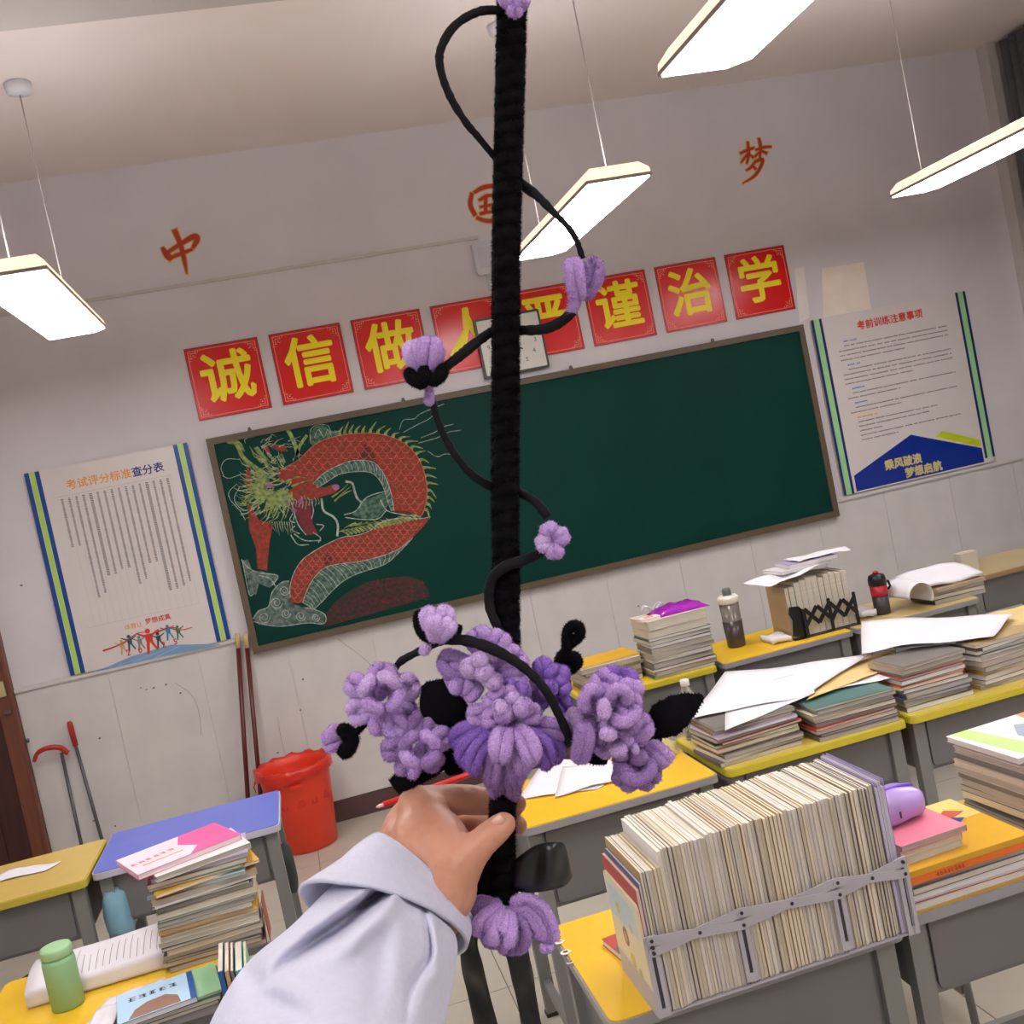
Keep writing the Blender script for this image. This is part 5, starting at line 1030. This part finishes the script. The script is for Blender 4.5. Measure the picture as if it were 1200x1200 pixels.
# E: small violet flower right of the vine
f = flower('violet flower right of the curved vine')
for (b, t, w_, c, kd) in (((645, 800, -.004), (632, 772, -.006), 26, c_vio, 'loop'), ((650, 800, -.004), (655, 782, -.014), 30, c_vio, 'loop'), ((648, 805, -.006), (664, 800, -.014), 26, c_vio, 'loop'), ((645, 810, -.004), (640, 800, -.02), 24, c_vio, 'cap'), ((640, 820, .0), (622, 800, -.008), 24, c_dus, 'loop'), ((650, 815, .0), (664, 832, -.004), 26, c_vio, 'loop'), ((640, 815, .0), (618, 828, -.006), 26, c_vio, 'loop'), ((655, 850, 0), (672, 836, -.006), 20, c_dus, 'cap'), ((640, 850, 0), (665, 858, -.004), 22, c_vio, 'loop')):
    petal(f, b, t, w_, c, 3.6, (0, 0, -.004), kind=kd)
# F: big daisy
f = flower('big drooping violet daisy in the middle')
FZ = -.018; cb = (595, 848, FZ)
for k, (t, w_, dz, c) in enumerate((((545, 893), 23, .002, c_vio), ((537, 872), 23, .008, c_vio), ((556, 903), 20, -.006, c_vio), ((577, 918), 22, .002, c_dus), ((591, 921), 24, .010, c_dus), ((606, 914), 23, -.002, c_dus), ((586, 890), 25, -.022, c_lil), ((622, 893), 25, -.018, c_lil), ((640, 896), 24, -.004, c_vio), ((651, 888), 23, .006, c_vio), ((662, 866), 22, .006, c_dus), ((612, 904), 22, -.010, c_lil), ((600, 930), 24, .016, c_dus), ((582, 928), 22, .016, c_dus))):
    petal(f, (cb[0]+(t[0]-cb[0])*.12, cb[1]+(t[1]-cb[1])*.05, FZ-.002), (cb[0]+(t[0]-cb[0])*1.1, cb[1]+(t[1]-cb[1])*1.08, FZ+dz), w_*1.1, c, w_*.155, ((t[0]-cb[0])*.18, -8, -.008))
for (b, t, w_, c, kd) in (((585, 850, FZ), (548, 848, FZ-.006), 28, c_lil, 'loop'), ((590, 850, FZ), (568, 852, FZ-.022), 24, c_lil, 'loop'), ((585, 845, FZ), (595, 848, FZ-.03), 26, c_lil, 'cap'), ((590, 840, FZ), (572, 825, FZ-.016), 28, c_lil, 'loop'), ((592, 838, FZ), (592, 815, FZ-.016), 28, c_lil, 'loop'), ((595, 840, FZ), (608, 828, FZ-.022), 24, c_pal, 'loop'), ((598, 846, FZ), (625, 836, FZ-.022), 24, c_lil, 'cap'), ((600, 850, FZ), (633, 845, FZ-.014), 26, c_lil, 'loop'), ((605, 845, FZ), (612, 838, FZ-.028), 18, c_pal, 'cap'), ((598, 835, FZ), (606, 808, FZ-.006), 30, c_vio, 'loop'), ((610, 840, FZ+.004), (600, 800, FZ), 34, c_dus, 'loop'), ((590, 842, FZ-.01), (580, 838, FZ-.03), 20, c_pal, 'cap')):
    petal(f, (b[0], b[1]-12, b[2]), (t[0], t[1]-9, FZ+(t[2]-FZ)*.65), w_, c, 3.5, (0, -2, -.004), kind=kd)
q = MB(); strand(q, [W_(592, 850, FZ-.004), W_(598, 862, FZ-.008)], 12*PXM); q.build('heart', c_vio, f)
# G: large right flower
f = flower('large lilac flower at the right')
GZ = -.012
for (b, t, w_, c, kd, bz_) in (((720, 815, GZ+.006), (700, 788, GZ+.004), 34, c_lil, 'loop', -.004), ((722, 812, GZ+.008), (728, 783, GZ+.004), 46, c_vio, 'loop', -.004), ((735, 812, GZ+.006), (742, 800, GZ-.004), 30, c_lil, 'loop', -.004), ((700, 830, GZ), (690, 812, GZ-.014), 34, c_lil, 'loop', -.006), ((690, 850, GZ+.002), (680, 830, GZ-.002), 26, c_lil, 'loop', 0), ((725, 840, GZ), (722, 808, GZ-.018), 34, c_lil, 'loop', -.006), ((735, 835, GZ), (740, 815, GZ-.016), 26, c_lil, 'loop', -.004), ((722, 850, GZ), (740, 838, GZ-.02), 36, c_lil, 'loop', -.004), ((715, 845, GZ-.002), (712, 855, GZ-.02), 26, c_lil, 'loop', 0), ((725, 860, GZ), (762, 845, GZ-.008), 32, c_lil, 'loop', -.006), ((735, 860, GZ), (758, 864, GZ-.01), 22, c_dus, 'loop', 0), ((710, 862, GZ), (740, 862, GZ-.012), 26, c_lil, 'loop', -.004), ((700, 870, GZ+.002), (716, 880, GZ-.006), 26, c_lil, 'loop', 0), ((700, 845, GZ+.004), (698, 880, GZ), 28, c_dus, 'loop', 0)):
    petal(f, b, t, w_, c, 3.9, (0, 0, bz_), kind=kd)
for S, r_, c in ((((707, 818, GZ-.026), (708, 830, GZ-.028), (708, 843, GZ-.026)), 7.5, c_pal), (((704, 855, GZ-.024), (713, 861, GZ-.026), (722, 857, GZ-.024)), 7.5, c_pal), (((668, 830, GZ-.006), (676, 845, GZ-.01), (682, 860, GZ-.004)), 8.5, c_pal), (((716, 882, GZ-.012), (726, 878, GZ-.016), (732, 881, GZ-.014)), 8, c_pal), (((748, 877, GZ-.012), (741, 878, GZ-.014)), 8, c_pal), (((712, 822, GZ-.02), (722, 807, GZ-.026), (734, 812, GZ-.024), (736, 826, GZ-.02)), 7, c_lil), (((715, 840, GZ-.02), (730, 846, GZ-.026), (744, 838, GZ-.022), (744, 826, GZ-.018)), 7.5, c_lil), (((690, 834, GZ-.018), (684, 822, GZ-.022), (692, 808, GZ-.024), (704, 812, GZ-.02)), 7, c_lil)):
    q = MB(); strand(q, [W_(*s) for s in S], r_*PXM, dens=.9); q.build('petal', c, f)
q = MB(); strand(q, [W_(718, 830, GZ-.006), W_(724, 838, GZ-.008)], 14*PXM); q.build('heart', c_vio, f)
# H: hanging petal + vine tip
f = flower('pointed drooping bud below the curved vine')
petal(f, (678, 892, -.03), (685, 846, -.034), 25, c_dus, 4.2, (2, 0, -.004)); q = MB(); strand(q, [W_(684, 880, -.031), W_(678, 890, -.031), W_(675, 893, -.03)], np.array([6, 5, 6])*PXM); q.build('bud_tail', c_dus, f)
# I: lower right flower, cupped
f = flower('dusky flower hanging at the lower right')
for (b, t, w_, c, kd) in (((745, 895, -.002), (725, 920, -.002), 34, c_dus, 'loop'), ((748, 898, -.002), (766, 918, -.002), 32, c_dus, 'loop'), ((745, 890, 0), (720, 895, -.004), 32, c_dus, 'loop'), ((755, 890, 0), (774, 900, -.002), 28, c_dus, 'loop'), ((748, 895, 0), (746, 922, .004), 34, c_dus, 'loop'), ((760, 872, -.004), (785, 892, -.006), 22, c_lil, 'loop'), ((745, 905, -.008), (722, 900, -.016), 20, c_dus, 'cap'), ((740, 890, -.008), (755, 878, -.016), 24, c_dus, 'cap'), ((735, 880, -.006), (720, 884, -.016), 20, c_lil, 'cap')):
    petal(f, b, t, w_, c, 4, (0, 0, -.004), kind=kd)
q = MB(); strand(q, [W_(728, 890, -.014), W_(730, 906, -.018), (W_(746, 914, -.02)), W_(762, 904, -.018), W_(762, 888, -.014)], 7.5*PXM); q.build('petal', c_dus, f)
q = MB(); strand(q, [W_(744, 892, -.008), W_(748, 898, -.012)], 12*PXM); q.build('heart', chen('chenille_deep', (96, 66, 130), (110, 80, 146)), f)
# J: drooping flower below the hand
f = flower('drooping lilac flower under the grip with ribbon tails')
JZ = -.012
for (b, t, w_, c, bz_, r_) in (((590, 1062, JZ), (551, 1092, JZ+.004), 30, c_dus, (-8, -6, 0), 3.6), ((590, 1064, JZ), (566, 1100, JZ-.004), 36, c_lil, (-6, -4, -.008), 3.7), ((594, 1064, JZ), (588, 1104, JZ-.008), 34, c_lil, (-2, 0, -.012), 3.7), ((598, 1064, JZ), (596, 1118, JZ+.002), 40, c_dus, (6, 0, -.004), 3.8), ((585, 1062, JZ+.004), (574, 1110, JZ+.006), 30, c_dus, (0, 0, 0), 3.6), ((590, 1062, JZ+.004), (552, 1072, JZ+.008), 26, c_dus, (-6, -6, 0), 3.6)):
    petal(f, b, t, w_, c, r_, bz_)
for off, r_ in ((0, 4.6), (-9, 4.6), (9, 4.6), (18, 4.2)):
    q = MB(); pts = [(598, 1060), (616, 1058+off*.6), (632-off*.4, 1068+off*.7), (642-off*.55, 1086+off*.3), (644-off*.8, 1106-abs(off)*.3)]; strand(q, [W_(a, b, JZ-.004+.001*k-(.004 if off else 0)*0) for k, (a, b) in enumerate(pts)], r_*PXM*1.35, dens=.9); q.build('petal', c_lil if off != 0 else c_dus, f)
q = MB(); strand(q, [W_(634, 1106, JZ), W_(641, 1112, JZ), W_(647, 1104, JZ)], 5.5*PXM); q.build('petal', c_lil, f)
# K: tip flower at the very top
f = flower('flower at the wand tip, cut by the top edge')
for t in ((590, 4), (604, 18), (614, 8), (600, -14)): petal(f, (602, -6, -.012), (t[0], t[1], -.02), 20, c_lil, 3.4, kind='loop')
# L, M, N on the shaft vine
f = flower('heart-shaped bud at the upper right of the shaft')
petal(f, (678, 352, -.008), (670, 303, -.012), 25, c_lil, 3.8, (-1, 0, -.006)); petal(f, (680, 350, -.004), (695, 302, -.002), 28, c_dus, 4.0, (6, 0, .0)); q = MB(); strand(q, [W_(676, 345, -.01), W_(672, 358, -.01), W_(671, 366, -.01)], np.array([6, 4, 2.5])*PXM, ln=.003, dens=1.8); q.build('bud_tail', c_pal, f)
f = flower('round bud in a black cup at the left of the shaft')
petal(f, (498, 438, -.012), (487, 400, -.012), 26, c_pal, 3.8, (-6, 0, -.006)); petal(f, (500, 438, -.012), (504, 396, -.016), 30, c_lil, 4.0, (2, 0, -.008)); petal(f, (500, 438, -.006), (512, 404, -.004), 22, c_lil, 3.8, (3, 0, 0)); petal(f, (503, 452, -.01), (503, 476, -.01), 12, c_lil, 3, kind='cap', name='bud_tail')
for S in (((500, 452), (484, 444), (477, 432)), ((502, 450), (497, 440), (498, 428)), ((503, 450), (516, 440), (522, 426))): q = MB(); strand(q, [W_(a, b, -.024+.003*k) for k, (a, b) in enumerate(S)], np.array([7, 8, 6])*PXM, ln=.0012, dens=1.2); q.build('sepal', c_blk, f)
f = flower('four-petal flower at the lower right of the shaft')
for t, c in (((641, 616), c_lil), ((632, 638), c_pal), ((662, 626), c_lil), ((650, 652), c_lil)): petal(f, (648+(t[0]-648)*.15, 633+(t[1]-633)*.15, -.004), (t[0], t[1], -.01), 21, c, 3.8, (0, 0, -.003), kind='loop')
# leaves -------------------------------------------------------------
def leaf(spine_, widths, name='leaf', th=.3):
    P = spline([W_(*s) for s in spine_], 8); N = len(P); rr = np.interp(np.linspace(0, 1, N), np.linspace(0, 1, len(widths)), widths)*PXM*(1+.03*nr.randn(N))
    q = MB(); q.tube(P, rr, 20, updir=CF, flat=th); T = np.gradient(P, axis=0); T /= np.linalg.norm(T, axis=1)[:, None]
    n = N*110; u = nr.rand(n)*(N-1); i = np.minimum(u.astype(int), N-2); C = P[i]; R_ = rr[i]; a = nr.rand(n)*2*PI
    up = np.array([CF-T[j]*(CF@T[j]) for j in range(N)]); up /= np.linalg.norm(up, axis=1)[:, None]; B = np.cross(T, up)
    d = np.cos(a)[:, None]*up[i]*th+np.sin(a)[:, None]*B[i]; b = C+d*R_[:, None]*.97; e = d/np.linalg.norm(d, axis=1)[:, None]+.35*nr.randn(n, 3); s = np.cross(e, nr.randn(n, 3)); s /= np.linalg.norm(s, axis=1)[:, None]; l = .0011
    V = np.stack([b-s*.00016, b+s*.00016, b+e*l], 1).reshape(-1, 3); o = q.n; q.v.append(V); q.f.extend([(o+3*k, o+3*k+1, o+3*k+2) for k in range(n)]); q.m.extend([0]*n); q.sm.extend([True]*n); q.n += 3*n
    return q.build(name, c_blk, WAND)
leaf([(497, 802, -.012), (510, 815, -.013), (528, 835, -.012), (540, 858, -.008)], [4, 18, 26, 25, 17, 5])
leaf([(758, 862, -.002), (778, 845, -.004), (800, 830, -.004), (824, 816, 0)], [7, 18, 23, 20, 13, 3])
leaf([(462, 922, 0), (480, 910, -.002), (505, 898, -.002), (522, 888, 0)], [10, 13, 14, 12, 9])
leaf([(532, 862, .002), (530, 885, .0), (534, 908, -.002)], [9, 8, 14, 14, 8])
leaf([(670, 862, .0), (690, 884, .006), (712, 892, .004)], [6, 9, 9, 4]); leaf([(758, 862, .002), (762, 876, .006)], [14, 16, 12])
for S, rs in ((((655, 788, .006), (656, 772, .002), (664, 762, -.002), (664, 748, -.004), (667, 736, -.004), (677, 733, -.006), (680, 743, -.004), (672, 752, -.002), (664, 756, 0)), 5.5), (((660, 784, .004), (664, 772, 0), (674, 770, -.004), (676, 778, -.002), (668, 784, 0), (660, 790, .004), (664, 806, .008)), 6)):
    q = MB(); strand(q, [W_(*s) for s in S], rs*PXM*1.1, dens=1.3, ln=.0013); q.build('tendril', c_blk, WAND)
# ribbon: wrap, bow loop, tails
m_rib = mat('satin_black', (12, 13, 16), .32, .1, 20, 0, spec=.6); m_rib2 = mat('organza_black', (16, 18, 22), .38, .1, 20, spec=.6)
q = MB(); P = [W_(584, 990, 0), W_(580, 1015, 0), W_(580, 1040, 0), W_(585, 1060, 0)]; q.tube(spline(P, 5), np.interp(np.linspace(0, 1, 16), [0, .3, .7, 1], [17, 24, 26, 19])*PXM, 16, updir=CF, flat=.6); q.build('ribbon_wrap', c_blk, WAND)
def ribbon(L_, R_, name, m=m_rib, n=7):
    A = spline([W_(*p) for p in L_], n); B = spline([W_(*p) for p in R_], n); N = len(A); K = 6; V = []
    for i in range(N):
        for k in range(K+1): u = k/K; V.append(A[i]*(1-u)+B[i]*u-CF*.0025*math.sin(PI*u)*math.sin(i*.5+.6))
    F = [(i*(K+1)+k, i*(K+1)+k+1, (i+1)*(K+1)+k+1, (i+1)*(K+1)+k) for i in range(N-1) for k in range(K)]
    o = MB().add(V, F, 0, True).build(name, m, WAND); md = o.modifiers.new('s', 'SOLIDIFY'); md.thickness = .0006; return o
ribbon([(602, 1008, -.008), (625, 992, -.016), (645, 987, -.02), (660, 988, -.016), (664, 995, -.004), (655, 992, .008), (630, 996, .01), (600, 1012, .004)], [(600, 1044, -.008), (622, 1046, -.016), (642, 1044, -.02), (662, 1038, -.016), (671, 1026, -.004), (660, 1030, .008), (635, 1036, .01), (600, 1030, .004)], 'bow_loop', m_rib2)
ribbon([(552, 1062, 0), (541, 1100, .004), (541, 1130, .006), (548, 1165, .008), (556, 1200, .006), (566, 1260, .01)], [(578, 1066, 0), (560, 1100, 0), (566, 1130, .0), (574, 1165, .002), (583, 1200, .004), (596, 1260, .006)], 'ribbon_tail')
ribbon([(600, 1064, 0), (590, 1100, .004), (598, 1140, .002), (606, 1175, .004), (614, 1215, .004), (622, 1260, .006)], [(618, 1060, .002), (618, 1100, .0), (624, 1140, .006), (630, 1175, .002), (637, 1215, .0), (644, 1260, .002)], 'ribbon_tail')
ribbon([(556, 1040, .012), (540, 1055, .012), (528, 1064, .012)], [(576, 1062, .012), (552, 1072, .012), (532, 1078, .012)], 'bow_loop')
# ================================================================== PERSON (hand and sleeve)
PE = thing('person', 'outstretched hand and pale blue-grey jacket sleeve of the person holding the wand', 'person', FD(505, 1000, .6))
PO = np.array(PE.location)
def Hh(px, py, d): return FD(px, py, d)-PO
bm = bmesh.new()
def cap(bm, pts):
    """chain of tapering round segments ((px, py, depth), radius px at .62)"""
    P = spline([np.append(Hh(*p[:3]), p[3]*PXM) for p in pts], 6)
    V = []; n = 16; T = np.gradient(P[:, :3], axis=0); T /= np.linalg.norm(T, axis=1)[:, None]
    pr = None; rings = []
    ext = [(P[0, :3]-T[0]*P[0, 3]*c, P[0, 3]*s) for c, s in ((1, .01), (.92, .4), (.7, .72), (.38, .93))]+[(p[:3], p[3]) for p in P]+[(P[-1, :3]+T[-1]*P[-1, 3]*c, P[-1, 3]*s) for c, s in ((.38, .93), (.7, .72), (.92, .4), (1, .01))]
    TT = [T[0]]*4+list(T)+[T[-1]]*4
    for (c, r), t in zip(ext, TT):
        a = (CR if pr is None else pr); a = a-t*(a@t)
        if np.linalg.norm(a) < 1e-5: a = np.cross(t, CF)
        a /= np.linalg.norm(a); pr = a; b = np.cross(t, a); rings.append([bm.verts.new(c+r*(math.cos(2*PI*k/n)*a+math.sin(2*PI*k/n)*b)) for k in range(n)])
    for i in range(len(rings)-1):
        for k in range(n): bm.faces.new((rings[i][k], rings[i][(k+1) % n], rings[i+1][(k+1) % n], rings[i+1][k]))
    bm.faces.new(rings[0][::-1]); bm.faces.new(rings[-1])
# palm / back of the hand, wrist and forearm
cap(bm, [(512, 1040, .592, 46), (508, 1008, .600, 50), (500, 975, .612, 42), (497, 958, .618, 32)])
cap(bm, [(496, 1058, .590, 50), (505, 1020, .604, 48), (488, 990, .622, 44)])
cap(bm, [(470, 1010, .618, 26), (474, 975, .626, 28), (490, 950, .626, 25)])
cap(bm, [(380, 1230, .50, 58), (430, 1140, .545, 52), (480, 1070, .582, 47), (502, 1040, .594, 46)])
cap(bm, [(515, 1000, .636, 36), (505, 975, .644, 30)])
# thumb
cap(bm, [(524, 1032, .590, 36), (543, 1010, .588, 25), (556, 996, .588, 19.5), (571, 982, .589, 16.5), (584, 971, .5925, 15.5), (590, 966, .594, 14)])
cap(bm, [(520, 1000, .60, 30), (534, 1004, .594, 26), (548, 996, .590, 19)])
# index, middle, ring, little
cap(bm, [(490, 945, .622, 25), (512, 940, .630, 20.5), (540, 937, .637, 18.5), (558, 938, .640, 17.5), (580, 940, .641, 16), (598, 941, .638, 14), (605, 942, .635, 12.5)])
cap(bm, [(488, 965, .642, 22), (512, 966, .655, 18), (545, 968, .660, 17), (575, 968, .654, 15.5), (598, 967, .641, 13.5), (606, 967, .636, 12.5)])
cap(bm, [(498, 985, .655, 20), (522, 992, .669, 16.5), (552, 994, .670, 15.5), (578, 991, .656, 14), (593, 990, .644, 12)])
cap(bm, [(505, 1005, .655, 18), (525, 1014, .668, 14.5), (550, 1014, .668, 13), (570, 1010, .657, 12), (584, 1008, .646, 10.5)])
me = bpy.data.meshes.new('hand'); bm.to_mesh(me); bm.free()
ho = bpy.data.objects.new('hand', me); COL.objects.link(ho)
md = ho.modifiers.new('r', 'REMESH'); md.mode = 'VOXEL'; md.voxel_size = .0011; md.use_smooth_shade = True
md = ho.modifiers.new('sm', 'SMOOTH'); md.factor = .5; md.iterations = 7
dg = bpy.context.evaluated_depsgraph_get(); me2 = bpy.data.meshes.new_from_object(ho.evaluated_get(dg)); ho.modifiers.clear(); ho.data = me2
# creases: displace vertices of the real surface along the normals
nv = len(me2.vertices); co = np.zeros(nv*3); me2.vertices.foreach_get('co', co); co = co.reshape(-1, 3); no = np.zeros(nv*3); me2.vertices.foreach_get('normal', no); no = no.reshape(-1, 3)
def groove(pts, r_px, dep):
    global co
    P = spline([Hh(*p) for p in pts], 8); d = np.min(np.linalg.norm(co[:, None, :]-P[None], axis=2), axis=1); s = r_px*PXM; co = co-no*(dep*np.exp(-(d/s)**2))[:, None]
groove([(567, 963, .582), (573, 976, .578), (580, 988, .582)], 3, .0005); groove([(562, 968, .582), (568, 981, .578), (575, 992, .582)], 3, .0004)
groove([(530, 925, .622), (534, 938, .619), (533, 952, .622)], 3.5, .0007); groove([(537, 925, .622), (541, 938, .619), (540, 952, .622)], 3, .0005)
groove([(518, 950, .61), (526, 972, .60), (536, 988, .585)], 4, -.0004)
for a, b_, r_ in ((505, 935, 12), (480, 975, 16)): groove([(a, b_, .60), (a+4, b_+2, .60)], r_, -.0012)
co = co+no*np.array([.00025*noise.noise(Vector(c*260)) for c in co])[:, None]
me2.vertices.foreach_set('co', co.ravel()); me2.update()
m_skin = mat('skin', (192, 134, 108), .5, .05, 60, .12, col2=(198, 142, 118), sss=.12)
me2.materials.clear(); me2.materials.append(m_skin); ho.parent = PE; ho.name = 'hand'
# thumb nail
V = []; F = []
for i in range(9):
    for j in range(9):
        u, v = (i/8-.5)*2, (j/8-.5)*2; su = math.sqrt(max(0, 1-.35*u*u)) ; px = 583.5+u*7.5*.72+v*su*5.6*.62; py = 962.5-u*7.5*.6+v*su*5.6*.78; V.append(Hh(px, py, .5925-15*PXM*.99+.0006+(.0014*v*v+.0008*u*u)))
F = [(i*9+j, (i+1)*9+j, (i+1)*9+j+1, i*9+j+1) for i in range(8) for j in range(8)]
nl = MB().add(V, F, 0, True).build('thumb_nail', mat('nail', (226, 176, 158), .3, .02), PE); md = nl.modifiers.new('s', 'SOLIDIFY'); md.thickness = .0005
# sleeve ---------------------------------------------------------------
m_slv = mat('jacket_cloth', (204, 204, 222), .85, .03, 300, .15, spec=.2)
def loft(rings, n=200, M_=16):
    """rings: (centre(px,py,d), half axis P(px,py,dd), near axis N(px,py,dd))"""
    K = np.array([np.concatenate(r) for r in rings], float); S = spline(K, M_) if K.shape[1] == 3 else None
    t = np.linspace(0, len(K)-1, (len(K)-1)*M_+1); Q = np.vstack([2*K[0]-K[1], K, 2*K[-1]-K[-2]]); out = []
    for x in t:
        i = min(int(x), len(K)-2); f = x-i; a, b, c, d = Q[i:i+4]; out.append(.5*((2*b)+(-a+c)*f+(2*a-5*b+4*c-d)*f*f+(-a+3*b-3*c+d)*f**3))
    G = []
    for r in out:
        for k in range(n):
            th = 2*PI*k/n; G.append((r[0]+r[3]*math.cos(th)+r[6]*math.sin(th), r[1]+r[4]*math.cos(th)+r[7]*math.sin(th), r[2]+r[5]*math.cos(th)+r[8]*math.sin(th)))
    return np.array(G), len(out), n
def seg(px, py, S):
    S = np.array(S, float); P = spline(np.c_[S, np.zeros(len(S))], 8)[:, :2]; d = np.hypot(px[:, None]-P[None, :, 0], py[:, None]-P[None, :, 1]); j = d.argmin(1); dm = d.min(1)
    T = np.gradient(P, axis=0); T /= np.linalg.norm(T, axis=1)[:, None]; sd = (px-P[j, 0])*T[j, 1]-(py-P[j, 1])*T[j, 0]; return dm, sd, j/(len(P)-1)
G, M1, n = loft([((488, 1040, .588), (48, 32, .009), (-16, -28, -.022)), ((466, 1060, .579), (66, 26, .011), (-10, -26, -.028)), ((436, 1104, .556), (100, 6, .01), (-8, -34, -.036)), ((408, 1146, .538), (122, 6, .008), (-8, -38, -.040)), ((386, 1196, .515), (133, 6, .006), (-8, -38, -.042)), ((362, 1262, .49), (138, 6, .004), (-8, -38, -.044)), ((330, 1360, .455), (150, 6, .004), (-8, -38, -.05)), ((290, 1480, .41), (165, 8, .004), (-8, -38, -.055))])
px, py, dd = G[:, 0].copy(), G[:, 1].copy(), G[:, 2].copy()
near = np.tile(np.sin(2*PI*np.arange(n)/n), M1) > -.2
def fold(S, wd, dep, asym=0, ends=True):
    global dd
    dm, sd, tt = seg(px, py, S); e = np.sin(np.clip(tt, .0, 1)*PI)**.5 if ends else 1.; dd = dd+np.where(near, dep*np.exp(-((sd+asym)/wd)**2)*np.exp(-(np.maximum(0, dm-abs(sd))/12)**2)*e, 0)
def fold2(S, wd, dep, e0=0.): 
    global dd
    dm, sd, tt = seg(px, py, S); dd = dd+np.where(near, dep*np.clip((1-tt)*2.6, 0, 1)*np.exp(-(dm/wd)**2), 0)
fold2([(458, 1026), (447, 1044), (425, 1062), (395, 1086), (365, 1106), (335, 1128), (300, 1160)], 8, .028); fold2([(445, 1024), (432, 1044), (405, 1058), (375, 1076), (345, 1096)], 12, -.010); fold2([(466, 1040), (456, 1062), (434, 1086), (404, 1112), (372, 1138)], 13, -.010)
fold2([(285, 1120), (292, 1140), (305, 1165), (330, 1180), (356, 1192), (376, 1215)], 14, .009)
fold2([(496, 1060), (503, 1094), (503, 1120), (486, 1145), (478, 1170), (474, 1235)], 3.6, .007); fold2([(504, 1070), (512, 1110), (512, 1140), (498, 1160), (490, 1215)], 9, -.005)
fold2([(470, 1085), (465, 1130), (450, 1180)], 14, -.003); fold2([(440, 1100), (445, 1150), (425, 1200)], 14, .003)
dd = dd+.0011*np.array([noise.noise(Vector((a*.018, b*.018, 0))) for a, b in zip(px, py)])
V = np.array([Hh(a, b, c) for a, b, c in zip(px, py, dd)])
sl = MB().add(V, [(i*n+k, i*n+(k+1) % n, (i+1)*n+(k+1) % n, (i+1)*n+k) for i in range(M1-1) for k in range(n)], 0, True).build('sleeve', m_slv, PE); md = sl.modifiers.new('s', 'SOLIDIFY'); md.thickness = .0014; md.offset = -1
# cuff: folded back, flaring away from the hand
G, M1, n = loft([((500, 1036, .590), (44, 34, .008), (-22, -34, -.022)), ((496, 1027, .590), (50, 37, .010), (-24, -36, -.026)), ((486, 1038, .586), (64, 37, .012), (-24, -34, -.031)), ((470, 1056, .578), (82, 30, .013), (-14, -34, -.036)), ((452, 1078, .570), (96, 24, .014), (-12, -38, -.039))], 140, 10)
px, py, dd = G[:, 0].copy(), G[:, 1].copy(), G[:, 2].copy(); near = np.tile(np.sin(2*PI*np.arange(n)/n), M1) > -.2
left = np.clip((400-px)/50, 0, 1); py += left*-8; px -= left*6
fold2([(525, 1052), (518, 1070), (506, 1096)], 3, .0018); fold2([(460, 1000), (440, 1030), (420, 1050)], 18, -.0012); fold2([(500, 1010), (490, 1050)], 14, .001)
dd = dd+.0008*np.array([noise.noise(Vector((a*.02, b*.02, 3))) for a, b in zip(px, py)])
V = np.array([Hh(a, b, c) for a, b, c in zip(px, py, dd)])
cf = MB().add(V, [(i*n+k, i*n+(k+1) % n, (i+1)*n+(k+1) % n, (i+1)*n+k) for i in range(M1-1) for k in range(n)], 0, True).build('cuff', m_slv, sl); md = cf.modifiers.new('s', 'SOLIDIFY'); md.thickness = .0022; md.offset = -1

for o in list(COL.objects):
    if o.name.split('.')[0] in STUFF and o.type == 'MESH': o['kind'] = 'stuff'
